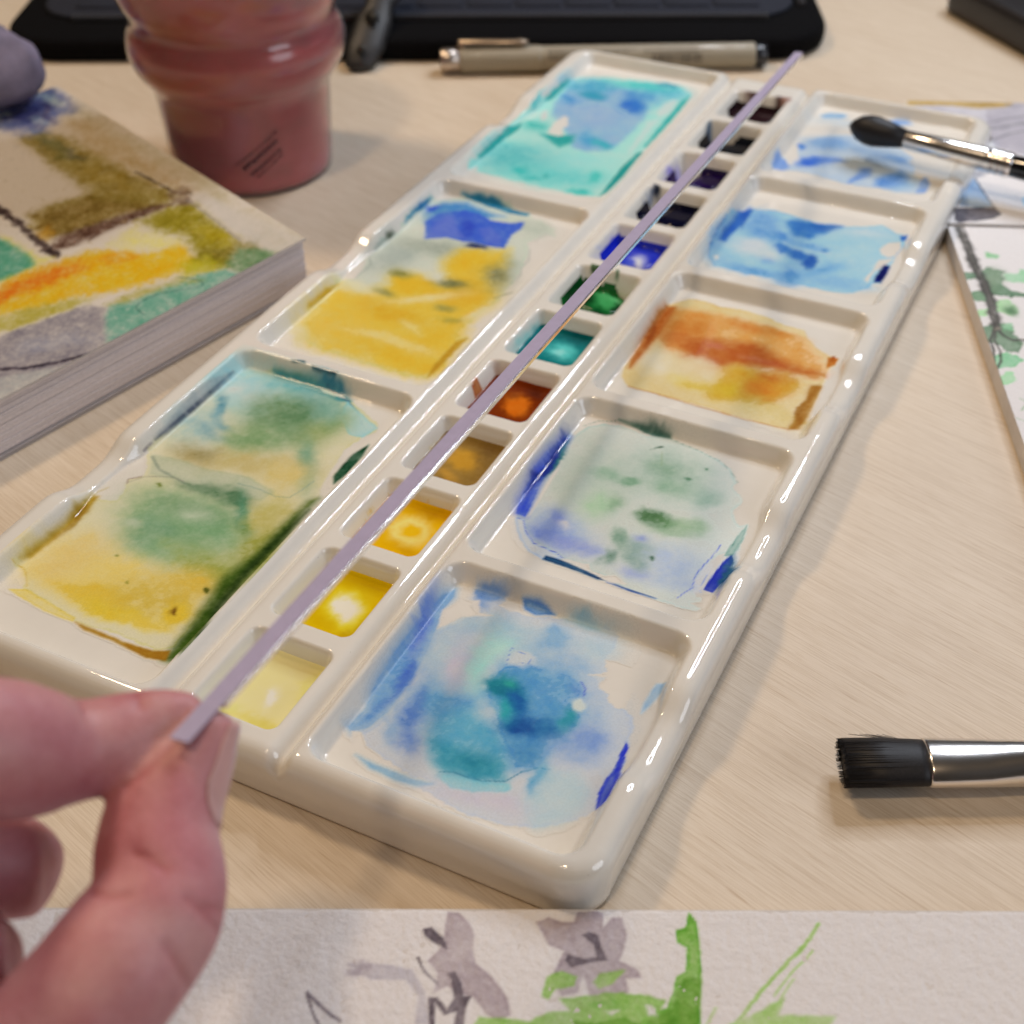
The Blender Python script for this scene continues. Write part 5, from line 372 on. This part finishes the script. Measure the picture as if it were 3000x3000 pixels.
o = mesh('body', V, F, M_CER); put(o, pal)

def wash(name, ops, x0, x1, y0, y1, seed, label=None, off=.0016, res=.0125, warp=.05):
    i0, i1 = np.searchsorted(PGX, (x0, x1)); j0, j1 = np.searchsorted(PGY, (y0, y1))
    X, Y, H_ = PX[j0:j1, i0:i1], PY[j0:j1, i0:i1], PZ[j0:j1, i0:i1]
    T = paint(X, Y, ops, (214, 201, 190), None, seed, warp, .13, 1., 0., .6, 1.7)
    T = T*.92+.08*T.mean(-1, keepdims=True); dens = 1-T.min(-1); keep = (dens > .02)
    rg_ = .08+.30*sst(dens/.35); rg_ = rg_+(.05-rg_)*sst((dens-.74)/.16); A = np.concatenate([T, rg_[..., None]], -1).reshape(-1, 4)
    V = np.stack([X, Y, H_+off], -1).reshape(-1, 3)
    V, F, A = trim(V, grid_faces(X.shape[1], X.shape[0]), keep.ravel(), A)
    if len(F) == 0: return
    o = mesh(name, V, F, M_WASH, None, True, A); put(o, pal)
    if label: o['label'] = label
NAM = {'L1': 'green and yellow wash with dark green puddle along the edge', 'L2': 'yellow wash with ultramarine and teal patch', 'L3': 'turquoise wash with blue patch', 'R1': 'pale blue wash with teal blooms', 'R2': 'grey green wash with violet blue rims', 'R3': 'burnt orange and yellow wash', 'R4': 'bright blue wash', 'R5': 'pale ultramarine streaks'}
for (k, (x0, x1, y0, y1)), sd in zip(zip(('L1', 'L2', 'L3', 'R1', 'R2', 'R3', 'R4', 'R5'), AREAS), range(8)):
    wash('paint_wash', DATA['W'][k], x0-.02, x1+.02, y0-.04, y1+.04, 10+sd*50, NAM[k])
for k, ops in DATA['S'].items():
    i = int(k); wash('paint_stain', ops, -.02, .77, i-.9, i+.03, 700+i*31, None, .0028, .0125, .03)
M_POOL = watercolour('wet_paint', CER, .05, False, False); M_POOL.node_tree.nodes['Principled BSDF'].inputs['Specular IOR Level'].default_value = .14
LEV = -.2
for i, name, basec, ops, outl in DATA['P']:
    res = .0125; gx = np.arange(-.02, .77, res); gy = np.arange(i-.9, i+.03, res); X, Y = np.meshgrid(gx, gy)
    H = height(X, Y); d = LEV-H
    b0 = np.clip(lin(basec)/lin((214, 201, 190)), .003, 1)
    T = paint(X, Y, ops, (214, 201, 190), b0, 300+i*7, .03, .06)
    keep = d > -.03
    Zp = LEV+.034*np.exp(-np.clip(d, 0, 1)/.045)+.003*fbm(X, Y, 4, i+3, 2)
    if outl:
        sd = seg_d(X+.02*fbm(X, Y, 9, i), Y+.02*fbm(X, Y, 9, i+50), outl[6], True)-.05; keep &= sd < .006
        Zp = np.maximum(H+.006, LEV-.015-.05*sst(1+sd/.12))
        Zp = np.maximum(Zp, -.29)
    V = np.stack([X, Y, Zp], -1).reshape(-1, 3)
    A = np.concatenate([T, np.ones(T.shape[:2]+(1,))], -1).reshape(-1, 4)
    V, F, A = trim(V, grid_faces(len(gx), len(gy)), keep.ravel(), A)
    o = mesh('paint_pool', V, F, M_POOL, None, True, A); put(o, pal); o['label'] = name

# ------------------------------------------------------------------ paintings and books
def frame(fr, s, t, z): 
    s = np.asarray(s, float); t = np.asarray(t, float)
    return np.stack([fr['A'][0]+s*fr['u'][0]+t*fr['v'][0], fr['A'][1]+s*fr['u'][1]+t*fr['v'][1], np.zeros_like(s)+z], -1)
def painted(name, fr, z, s0, s1, t0, t1, res, ops, ref, mat, seed, parent, keepf=None, zf=None, fine=1., warp=.05, gran=.15, chalk=0., sk=1.):
    gs = np.arange(s0, s1+res*.5, res); gt = np.arange(t0, t1+res*.5, res); A_, B_ = np.meshgrid(gs, gt)
    T = paint(A_, B_, ops, ref, None, seed, warp, gran, fine, chalk, 1., sk)
    V = frame(fr, A_, B_, z)
    if zf is not None: V[..., 2] += zf(A_, B_)
    V = V.reshape(-1, 3); A = np.concatenate([T, np.ones(T.shape[:2]+(1,))], -1).reshape(-1, 4)
    F = grid_faces(len(gs), len(gt)); c = fr['u'][0]*fr['v'][1]-fr['u'][1]*fr['v'][0]
    if c < 0: F = F[:, ::-1]
    k = np.ones(len(V), bool) if keepf is None else keepf(V)
    F = F[k[F].all(1)]; used = np.zeros(len(V), bool); used[F.ravel()] = True; ix = np.cumsum(used)-1
    o = mesh(name, V[used], ix[F], mat, None, True, A[used]); put(o, parent); return o

BK = DATA['BK']; bkl = thing('sketchbook', 'thick closed sketchbook with a loosely painted yellow, teal and brown cover', 'sketchbook', (-4.5, 4., ZT))
painted('cover_painting', BK, .1, 0, 6.2, 0, 5.6, .016, DATA['Q']['book'], (214, 200, 182), M_COVER, 900, bkl, fine=.8, warp=.12, gran=.35, chalk=.45, sk=3.2)  # blue-violet patch under the pouch is a reflection painted into the cover
M_PAGE = [plain('page_paper', (.80-.025*(k % 3), .755-.025*(k % 3), .785-.025*(k % 3)), .8, 0, .1, 40) for k in range(3)]
def sheet_poly(ins_s, ins_t): return [tuple(frame(BK, a, b, 0)[:2]) for a, b in ((ins_s, ins_t), (6.2, ins_t), (6.2, 5.6), (ins_s, 5.6))]
rng = np.random.RandomState(4)
cv = MB(); cv.add(*solid(sheet_poly(.0, .0), .07, .097)); cv.build('cover', plain('cover_board', (.66, .62, .62), .6), bkl, False)
zc = .07
while zc > ZT+.06:
    h = .022+.014*rng.rand(); pg = MB(); a = .02+.018*rng.rand()
    pg.add(*solid(sheet_poly(a, .012+.012*rng.rand()), max(zc-h+.003, ZT+.045), zc-.001)); pg.build('page_bundle', M_PAGE[rng.randint(3)], bkl, False); zc -= h
cv = MB(); cv.add(*solid(sheet_poly(-.01, -.01), ZT+.002, ZT+.042)); cv.build('back_cover', plain('back_board', (.40, .38, .40), .6), bkl, False)

pch = MB(); pc = np.array(DATA['pouch'][:3]); rw_ = np.array([.897, .442, -.01]); fw_ = np.array([-.442, .897, 0])
stn = []
for k in range(25):
    a = math.pi*k/24; x = -math.cos(a); rad = max(math.sin(a), .02)**.8
    stn.append((pc+rw_*x*.95, fw_*.8*rad, np.array([0, 0, 1])*.66*rad))
pch.tube(stn, 32)
V = np.array(pch.V); V[:, 2] = np.where(V[:, 2] < pc[2], pc[2]+(V[:, 2]-pc[2])*.42, V[:, 2]); V += (.13*fbm(V[:, 0]+V[:, 2], V[:, 1]-V[:, 2], 2.0, 3, 4))[:, None]*np.array([.3, .3, 1.]); pch.V = V.tolist()
V[:, 2] = np.maximum(V[:, 2], .115); pch.V = V.tolist()
tag(pch.build('cloth_pouch', plain('violet_cloth', (.22, .20, .29), .9, 0, .3, 3, .8, .2, 0, 30), None), 'soft violet grey cloth pouch lying on the far end of the sketchbook', 'pouch')

RS = DATA['RS']
def clear_of_palette(V): return ~((V[:, 0] < 3.25) & (V[:, 1] < 11.51))
def block(name, label, cat, poly, z1, th):
    t = thing(name, label, cat, (poly[0][0], poly[0][1], ZT)); m = MB(); m.add(*solid(poly, ZT+.002, z1-.004)); m.build('pad', plain('pad_edge', (.68, .65, .64), .8), t, False); return t
def rsp(a, b): return tuple(frame(RS, a, b, 0)[:2])
tt = block('tree_painting', 'watercolour pad with a grey branch and green leaves, at the right edge', 'painting', [rsp(.0, -7), rsp(5, -7), rsp(5, -.02), rsp(.0, -.02)], -.3, .2)
painted('painted_sheet', RS, -.3, .0, 3.4, -7, -.02, .016, DATA['Q']['branch'], (212, 207, 214), M_SHEET, 1200, tt, fine=.8)
ht = block('house_painting', 'watercolour sheet with grey roofs, tucked beside the far end of the palette', 'painting', [rsp(.02, .0), rsp(5, .0), rsp(5, 3.4), (2.08, 12.16), (2.24, 11.55), (3.27, 11.55)], -.27, .2)
painted('painted_sheet', RS, -.27, .0, 3.6, .0, 3.4, .017, DATA['Q']['house'], (212, 207, 214), M_SHEET, 1300, ht, clear_of_palette, fine=.8)

BP = DATA['BP']
def bpp(a, b): return tuple(frame(BP, a, b, 0)[:2])
ft = block('flower_painting', 'rough watercolour paper with grey flowers and green stems, nearest the viewer', 'painting', [bpp(-4.5, -4.2), bpp(7.5, -4.2), bpp(7.5, -.0), bpp(-4.5, -.0)], -.3, .2)
painted('painted_sheet', BP, -.3, -2.6, 6.2, -1.6, .0, .0125, DATA['Q']['flower'], (206, 197, 199), M_PAPER, 1500, ft, fine=1.2, gran=.2, sk=1.8,
        zf=lambda a, b: .004*fbm(a, b, 11, 77, 3)+.004*fbm(a, b, 30, 78, 2)-.012*sst((b+.02)/.02))

# ------------------------------------------------------------------ acrylic stick
H = DATA['H']
def unit(v): return v/np.linalg.norm(v)
n0, n1 = np.array(H['rod'][0]), np.array(H['rod'][1]); rd_ = unit(n1-n0)
vw = unit(CAM-(n0+n1)*.5); side = unit(np.cross(rd_, vw)); up_ = unit(np.cross(side, rd_))
an = math.radians(38); nt = up_*math.cos(an)-side*math.sin(an)*(1 if (side@RW[0]) > 0 else -1); ntx = unit(np.cross(rd_, nt))
stick = thing('acrylic_stick', 'slim clear stick with a painted lavender reflection on top, held slanting across the palette', 'stick', tuple(n0))
n0 = n0-rd_*.02; wd, th = .054, .022
nb = n0+rd_*.32; m = MB(); m.box((nb+n1)/2-nt*.02, (n1-nb)/2, ntx*wd, nt*th*.9); bevel(m.build('clear_bar', glass('clear_acrylic', (.97, .96, .98), .16, 1.42), stick, False), .008, 2)
m = MB(); m.box((n0+n1)/2+nt*(th*.9-.02+.007), (n1-n0)/2*.999, ntx*(wd-.003), nt*.005); m.build('lavender_reflection', plain('lavender_reflection', (.50, .45, .635), .4, 0, .06, 14, .15, .5, 0, 30), stick, False); bpy.data.materials['lavender_reflection'].node_tree.nodes['Principled BSDF'].inputs['Alpha'].default_value = .86  # lavender colour stands in for the ceiling reflected on the clear stick

# ------------------------------------------------------------------ hand
hm = MB()
def tubes(st, n=40): hm.tube([(s[0:3], s[3:6], s[6:9]) for s in st], n)
def dense(st, k=4):
    A = np.array(st); out = []
    for i in range(len(A)-1):
        p0, p1, p2, p3 = A[max(i-1, 0)], A[i], A[i+1], A[min(i+2, len(A)-1)]
        for j in range(k):
            t = j/k; out.append(.5*((2*p1)+(-p0+p2)*t+(2*p0-5*p1+4*p2-p3)*t*t+(-p0+3*p1-3*p2+p3)*t**3))
    out.append(A[-1]); return out
TH = dense(H['thumb'])
for k in ('thumb', 'index', 'middle', 'ring', 'palm'): tubes(dense(H[k]))  # unseen palm is enlarged to shade the curled fingers
tmp = mesh('hand_raw', hm.V, hm.F, None, None, True)
md = tmp.modifiers.new('r', 'REMESH'); md.mode = 'VOXEL'; md.voxel_size = .022*S
ms = tmp.modifiers.new('s', 'SMOOTH'); ms.iterations = 9; ms.factor = .5
dg = bpy.context.evaluated_depsgraph_get(); me = bpy.data.meshes.new_from_object(tmp.evaluated_get(dg)); bpy.data.objects.remove(tmp)
nv = len(me.vertices); CO = np.empty(nv*3); me.vertices.foreach_get('co', CO); CO = CO.reshape(-1, 3)/S
NO = np.empty(nv*3); me.vertices.foreach_get('normal', NO); NO = NO.reshape(-1, 3)
bv = BVHTree.FromPolygons([Vector(v) for v in CO], [tuple(p.vertices) for p in me.polygons])
tint = np.ones((nv, 3)); disp = np.zeros(nv)
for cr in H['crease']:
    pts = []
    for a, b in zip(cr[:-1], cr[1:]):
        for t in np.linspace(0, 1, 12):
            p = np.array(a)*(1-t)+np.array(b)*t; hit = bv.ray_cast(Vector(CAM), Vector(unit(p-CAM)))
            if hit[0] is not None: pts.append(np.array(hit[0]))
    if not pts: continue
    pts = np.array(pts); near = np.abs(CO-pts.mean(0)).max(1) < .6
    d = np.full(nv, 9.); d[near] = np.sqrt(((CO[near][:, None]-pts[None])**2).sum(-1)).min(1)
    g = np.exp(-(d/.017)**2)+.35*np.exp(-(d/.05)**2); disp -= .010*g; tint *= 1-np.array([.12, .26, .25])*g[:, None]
disp += .012*fbm(CO[:, 0]+CO[:, 2], CO[:, 1]-CO[:, 2], 3.2, 8, 3)
tip = np.array(H['thumb'][12][:3]); it = np.array(H['index'][9][:3])
for c, rad, col in ((tip+np.array([0, 0, .1]), .26, (1.03, 1.08, 1.0)), (it, .3, (1.04, 1.08, 1.05)), (np.array(H['index'][5][:3])+np.array([.0, 0, .2]), .16, (1.12, 1.3, 1.2)), (np.array(H['thumb'][9][:3])+np.array([.1, -.1, .2]), .3, (1.05, .9, .95))):
    g = np.exp(-((CO-c)**2).sum(1)/rad**2)[:, None]; tint *= 1+(np.array(col)-1)*g
CO += NO*disp[:, None]; me.vertices.foreach_set('co', (CO*S).ravel()); me.update()
a = me.color_attributes.new('Paint', 'FLOAT_COLOR', 'POINT'); a.data.foreach_set('color', np.concatenate([tint, np.ones((nv, 1))], 1).astype(np.float32).ravel())
me.polygons.foreach_set('use_smooth', [True]*len(me.polygons))
hand = thing('person', 'pinkish hand reaching in from the left, thumb and forefinger pinching the clear stick', 'person', (0, -4, 0))
put(link('hand', me, skin()), hand)
def nail(st, i0, i1, a0, a1, lift, name):
    n = 16; rows = []; m = MB(); V = []; F = []; idx = np.linspace(i0, i1, 14)
    for q, fi in enumerate(idx):
        i = int(fi); t = fi-i; s = np.array(st[i])*(1-t)+np.array(st[min(i+1, len(st)-1)])*t
        e = min(1., math.sqrt((q+.25)/4.)); e = e*(1-.25*max(0, (q-11)/2)**2)
        for k in range(n):
            th_ = math.radians((a0+a1)/2+(a1-a0)/2*(k/(n-1)*2-1)*e); V.append(s[:3]+(s[3:6]*math.cos(th_)+s[6:9]*math.sin(th_))*(1.0+lift))
    for q in range(13):
        for k in range(n-1): F.append((q*n+k, q*n+k+1, (q+1)*n+k+1, (q+1)*n+k))
    o = mesh(name, V, F, M_NAIL); put(o, hand); sm = o.modifiers.new('t', 'SOLIDIFY'); sm.thickness = .006*S; sm.offset = -1
M_NAIL = plain('fingernail', (.60, .345, .335), .34, 0, .08, 6, 0, .45, .2)
nail(TH, 38, 68, -45, 56, .004, 'thumbnail')


# ------------------------------------------------------------------ water cup
cx, cy = -5.11, 7.31
cup = thing('water_cup', 'frosted plastic rinsing cup full of reddish brown paint water', 'cup', (cx, cy, ZT))
OUTR = [(-.5, .90), (-.49, .97), (-.45, 1.0), (.0, 1.03), (.5, 1.06), (.62, 1.08), (.72, 1.13), (.86, 1.235), (1.0, 1.29), (1.15, 1.31), (1.28, 1.28), (1.36, 1.235), (1.44, 1.215), (1.54, 1.235), (1.7, 1.31), (1.9, 1.36), (2.2, 1.37), (2.6, 1.38), (2.9, 1.40), (2.94, 1.43)]
def lathe(prof, n=72):
    V = []; F = []
    for z, r_ in prof:
        for k in range(n): a = 2*math.pi*k/n; V.append((cx+r_*math.cos(a), cy+r_*math.sin(a), z))
    for i in range(len(prof)-1):
        for k in range(n): F.append((i*n+k, i*n+(k+1) % n, (i+1)*n+(k+1) % n, (i+1)*n+k))
    return V, F
def smooth_prof(p, k=4): return [tuple(q) for q in dense([list(map(float, a)) for a in p], k)]
po = smooth_prof(OUTR); pi_ = [(z+.01, r_-.022) for z, r_ in po][:-4]
V, F = lathe([(ZT+.001, .01)]+po+[(2.94, 1.38)]+pi_[::-1]+[(ZT+.035, .01)])
m = MB(); m.add(V, F); mg, n_, l_, b_ = nodes('frosted_plastic'); v_ = coords(n_, l_)
b_.inputs['Base Color'].default_value = (.98, .90, .89, 1); b_.inputs['Transmission Weight'].default_value = .95; b_.inputs['Roughness'].default_value = .2; b_.inputs['IOR'].default_value = 1.08; b_.inputs['Coat Weight'].default_value = .5; b_.inputs['Coat Roughness'].default_value = .06
bump(n_, l_, b_, noise(n_, l_, v_, 3, 3), .05); shl = m.build('shell', mg, cup)
ml, n_, l_, b_ = nodes('murky_paint_water'); v_ = coords(n_, l_, (1, 1, 1.6))
l_.new(ramp(n_, l_, noise(n_, l_, v_, .9, 3), [(.3, (.34, .026, .035)), (.55, (.50, .055, .075)), (.75, (.55, .09, .17))]), b_.inputs['Base Color']); b_.inputs['Roughness'].default_value = .3
b_.inputs['Subsurface Weight'].default_value = .5; b_.inputs['Subsurface Radius'].default_value = (.012, .004, .004); b_.inputs['Subsurface Scale'].default_value = 1
V, F = lathe([(ZT+.05, .01)]+[(max(z, ZT+.05), r_-.03) for z, r_ in po if z < 2.45]+[(2.46, .01)]); m = MB(); m.add(V, F); m.build('paint_water', ml, cup)
# worn stamp on the cup: rows of small dark strokes running up to the right
st = MB(); a_c = math.atan2(CAM[1]-cy, CAM[0]-cx)+.12
def on_cup(a, z, lift=.006):
    zs = [q[0] for q in po]; r_ = np.interp(z, zs, [q[1] for q in po])+lift; return np.array([cx+r_*math.cos(a), cy+r_*math.sin(a), z])
rg = np.random.RandomState(2)
for row, (off, hh, ln) in enumerate(((.17, .018, .62), (.075, .05, .54), (-.04, .035, .5), (-.11, .02, .44))):
    x = -ln/2
    while x < ln/2:
        w_ = (.035 if row in (1, 2) else .05)*(.6+rg.rand()); 
        c_, s_ = math.cos(.62), math.sin(.62)
        q = []
        for du, dv in ((0, -hh/2), (w_, -hh/2), (w_, hh/2), (0, hh/2)):
            u, v = x+du, off+dv*(.6+.8*rg.rand()); q.append(on_cup(a_c+(u*c_-v*s_)/1.05, .0+(u*s_+v*c_)))
        st.add(q, [(0, 1, 2, 3)]); x += w_+.018
st.build('stamp', plain('faded_stamp', (.055, .02, .035), .6, 0, .3, 20), shl, False)

# ------------------------------------------------------------------ fineliner pen
pA, pB = np.array([-4.34, 10.88, -.32]), np.array([-.2, 13.02, -.32]); pd = unit(pB-pA)
pen = thing('fineliner_pen', 'tan capped fineliner pen lying just behind the palette', 'pen', tuple((pA+pB)/2-np.array([0, 0, .165])))
m = MB(); m.rod(pA, pB, [(0, .15), (.004, .165), (.02, .17), (.068, .17)], 28); m.build('end_cap', plain('brushed_cap', (.55, .48, .42), .35, 1, .1), pen)
m = MB(); m.rod(pA, pB, [(.06, .17), (.063, .183), (.07, .185), (.30, .185), (.308, .183), (.309, .17)], 32); cap_ = m.build('cap', M_TAN, pen)
m = MB(); m.rod(pA, pB, [(.30, .170), (.31, .175), (.955, .175), (.962, .170), (.963, .14)], 32); brl = m.build('barrel', M_TAN, pen)
m = MB(); m.rod(pA, pB, [(.95, .15), (.965, .158), (.993, .158), (1, .13)], 24); m.build('end_plug', M_DKPL, pen)
m = MB(); zu = np.array([0, 0, 1.]); cl0, cl1 = pA+(pB-pA)*.055+zu*.26, pA+(pB-pA)*.27+zu*.245
sd_ = unit(np.cross(pd, zu)); m.tube([(cl0+(cl1-cl0)*t, sd_*a_, zu*b_) for t, a_, b_ in ((0, .03, .02), (.03, .06, .035), (.8, .055, .03), (.9, .06, .045), (1, .03, .02))], 14); m.tube([(cl0+pd*.05, pd*.05, sd_*.05), (cl0+pd*.05-zu*.09, pd*.05, sd_*.05)], 12)
m.build('clip', plain('tan_clip', (.45, .36, .27), .25, .6, .05), cap_)
bn = unit(np.cross(sd_, pd)) if False else zu
def on_pen(t, a, r_=.1775): p = pA+(pB-pA)*t; return p+(-np.cross(pd, zu)*-1*math.cos(a)+zu*math.sin(a))*r_
fs = 1 if (np.cross(pd, zu)@(CAM-pA)) > 0 else -1
def on_pen(t, a, r_=.1775): return pA+(pB-pA)*t+(np.cross(pd, zu)*fs*math.cos(a)+zu*math.sin(a))*r_
def arc(m, t0, t1, a0, a1, k=5):
    V = []; F = []
    for i in range(k+1):
        a = math.radians(a0+(a1-a0)*i/k); V += [on_pen(t0, a), on_pen(t1, a)]
    for i in range(k): F.append((2*i, 2*i+1, 2*i+3, 2*i+2))
    m.add(V, F)
m = MB(); t_ = .645
while t_ < .80:
    w_ = rg.choice([.0018, .0028, .0042]); arc(m, t_, t_+w_, -14, 34); t_ += w_+rg.choice([.0022, .0034, .005])
m.build('barcode', M_INK, brl)
m = MB()
for a0, a1, t0, t1 in ((58, 63, .33, .60), (44, 50, .33, .56), (30, 37, .33, .52), (16, 23, .33, .50), (66, 69, .62, .80), (46, 49, .62, .82), (40, 43, .62, .78)):
    t_ = t0
    while t_ < t1: w_ = .006+.012*rg.rand(); arc(m, t_, t_+w_, a0, a1, 1); t_ += w_+.004
m.build('printed_text', M_INK, brl)

# ------------------------------------------------------------------ pencil case
ex, ey = np.array([-.906, -.423]), np.array([-.423, .906]); po_ = np.array([.62, 13.61])
def cp(a, b): return tuple(po_+ex*a+ey*b)
case = thing('pencil_case', 'open black zip pencil case with elastic loops, behind the tan pen', 'pencil case', (*cp(5, 3), ZT))
def cpoly(a0, a1, b0, b1, r_): return [cp(a, b) for a, b in rrect(a0, a1, b0, b1, r_)][::-1]
m = MB(); m.add(*solid(cpoly(0, 12.2, .0, 7, .9), ZT+.002, -.16)); bevel(m.build('shell', M_BLACK, case, True), .12, 4)
m = MB(); m.add(*solid(cpoly(.42, 11.8, .8, 6.6, .7), -.162, -.1)); bevel(m.build('lining', M_NAVY, case, True), .03, 2)
zt_ = MB(); k = .9
while k < 11.2:
    c_ = np.array([*cp(k, .78), -.12]); zt_.box(c_, np.array([*ex, 0])*.028, np.array([*ey, 0])*.05, (0, 0, .03)); k += .085
b_k = 1.3
while b_k < 6:
    c_ = np.array([*cp(.30, b_k), -.12]); zt_.box(c_, np.array([*ex, 0])*.05, np.array([*ey, 0])*.028, (0, 0, .03)); b_k += .085
o = zt_.build('zipper_teeth', plain('zip_teeth', (.05, .05, .055), .4), case, False); o['kind'] = 'stuff'
for k in range(14):
    m = MB(); c_ = cp(1.0+k*.74+.3, 1.9); a_ = np.array([*ex, 0]); b2 = np.array([*ey, 0])
    m.box((*c_, -.09), a_*.335, b2*.78, (0, 0, .025)); bevel(m.build('elastic_loop', M_NAVY, case, True), .022, 2)
for k in range(2):
    m = MB(); c_ = cp(8.3, 1.2); 
m = MB(); zb = np.array([-5.42, 10.42, -.42]); q1 = np.array([-.1, .55, .32]); q2 = np.array([.25, .12, 0])
m.tube([(zb+q1*t, q2*a_, np.array([0, -.08, .12])*b_) for t, a_, b_ in ((-.12, .3, .3), (0, .75, .8), (.5, 1, 1), (1.2, .95, 1), (1.7, .7, .9), (2.0, 1.1, 1), (2.5, 1.2, 1.1), (2.9, .7, .6))], 20)
zp = m.build('zipper_pull', plain('rubber_pull', (.02, .019, .02), .5, 0, .3, 5), case)
m = MB()
for f_, rr_ in ((.35, .075), (1.25, .12)):
    c_ = zb+q1*f_+np.array([.06, -.14, .11]); m.tube([(c_, np.array([1, 0, 0])*rr_, np.array([0, .6, .8])*rr_), (c_+np.array([.01, -.03, .02]), np.array([1, 0, 0])*rr_*.96, np.array([0, .6, .8])*rr_*.96)], 16)
m.build('eyelet', plain('eyelet_black', (.004, .004, .004), .5), zp)

# ------------------------------------------------------------------ dark case, top right
e1, e2 = np.array([.738, -.675]), np.array([.675, .738]); d0 = np.array([1.5, 16.35])
def dp(a, b): return tuple(d0+e1*a+e2*b)
dc = thing('glasses_case', 'black hard case with a pale trim line, cut off by the upper right corner', 'case', (*dp(2, 1), ZT))
m = MB(); m.add(*solid([dp(a, b) for a, b in rrect(0, 7, 0, 3.2, .35)], ZT+.002, .02)); bevel(m.build('body', plain('black_case', (.016, .014, .015), .4, 0, .2, 8), dc, True), .12, 4)
m = MB(); m.box((*dp(3.6, .72), .03), np.array([*e1, 0])*3.2, np.array([*e2, 0])*.05, (0, 0, .02)); m.build('trim_strip', plain('trim_grey', (.24, .20, .23), .4), dc, False)

# ------------------------------------------------------------------ brushes
def brush_round():
    A = np.array(DATA['rb'][0]); B = np.array(DATA['rb'][1]); d = unit(B-A); L = np.linalg.norm(B-A)
    t = thing('round_brush', 'black round paintbrush with silver ferrule resting on the far right rim', 'paintbrush', tuple(B), 'paintbrushes')
    m = MB(); m.rod(A, B, [(0, .015), (.02, .075), (.06, .14), (.11, .175), (.16, .18), (.24, .15), (.34, .105)], 24); m.build('bristles', M_HAIR, t)
    m = MB(); m.rod(A, B, [(.325, .095), (.33, .105), (.60, .125), (.80, .135), (.83, .135), (.84, .148), (.855, .135), (.87, .135), (.88, .148), (.895, .135), (.91, .135), (.92, .146), (.94, .135), (.955, .135), (.957, .12)], 28); m.build('ferrule', M_METAL, t)
    m = MB(); m.rod(A, B+d*3.4, [((.95*L)/(L+3.4), .11), ((.96*L)/(L+3.4), .125), ((1.4*L)/(L+3.4), .16), (.8, .15), (1, .07)], 24); m.build('handle', M_LACQ, t)
brush_round()
def brush_flat():
    A = np.array([4.33, .83, -.29]); d = unit(np.array([.905, .425, 0.])); wv = unit(np.array([-d[1], d[0], 0])); up = np.array([0, 0, 1.])
    t = thing('flat_brush', 'flat wide paintbrush with trimmed black bristles lying on the bare table', 'paintbrush', tuple(A-up*.2), 'paintbrushes')
    m = MB(); m.tube([(A+d*x, wv*a, up*b) for x, a, b in ((.02, .200, .105), (.3, .206, .11), (.52, .195, .105), (.62, .19, .1))], 28)
    rg2 = np.random.RandomState(7)
    for k in range(620):
        a = 2*math.pi*rg2.rand(); q = math.sqrt(rg2.rand())*.35+.66; rr2 = (wv*.192*math.cos(a)+up*.102*math.sin(a))*min(q, 1.0)
        s0 = A+d*.56+rr2*.97; e_ = A-d*(.03*rg2.rand()-.012)+rr2*(1.05+.03*rg2.randn())-wv*.01; mid = (s0+e_)/2+rr2*.03+up*.003*rg2.randn()
        w1 = .0042
        m.tube([(s0, wv*w1, up*w1), (mid, wv*w1, up*w1), (e_, wv*w1*.4, up*w1*.4)], 3, False)
    for k in range(7):
        s0 = A+d*.5+wv*.19; e_ = A+d*(.08+.04*k)+wv*(.222+.012*rg2.rand())+up*.03; m.tube([(s0, wv*.003, up*.003), (e_, wv*.002, up*.002)], 3, False)
    m.build('bristles', M_HAIR, t)
    F_ = A+d*.585
    m = MB(); m.tube([(F_+d*x, wv*a, up*b) for x, a, b in ((-.005, .186, .10), (0, .2, .115), (.015, .203, .118), (.2, .197, .122), (.40, .190, .13), (.46, .186, .134), (.62, .172, .15), (.9, .16, .158), (1.3, .155, .155), (1.8, .15, .15), (1.81, .13, .13))], 40); m.build('ferrule', M_METAL, t)
    m = MB(); m.rod(F_+d*1.78, F_+d*6, [(0, .13), (.02, .145), (.3, .17), (1, .08)], 24); m.build('handle', M_LACQ, t)
brush_flat()
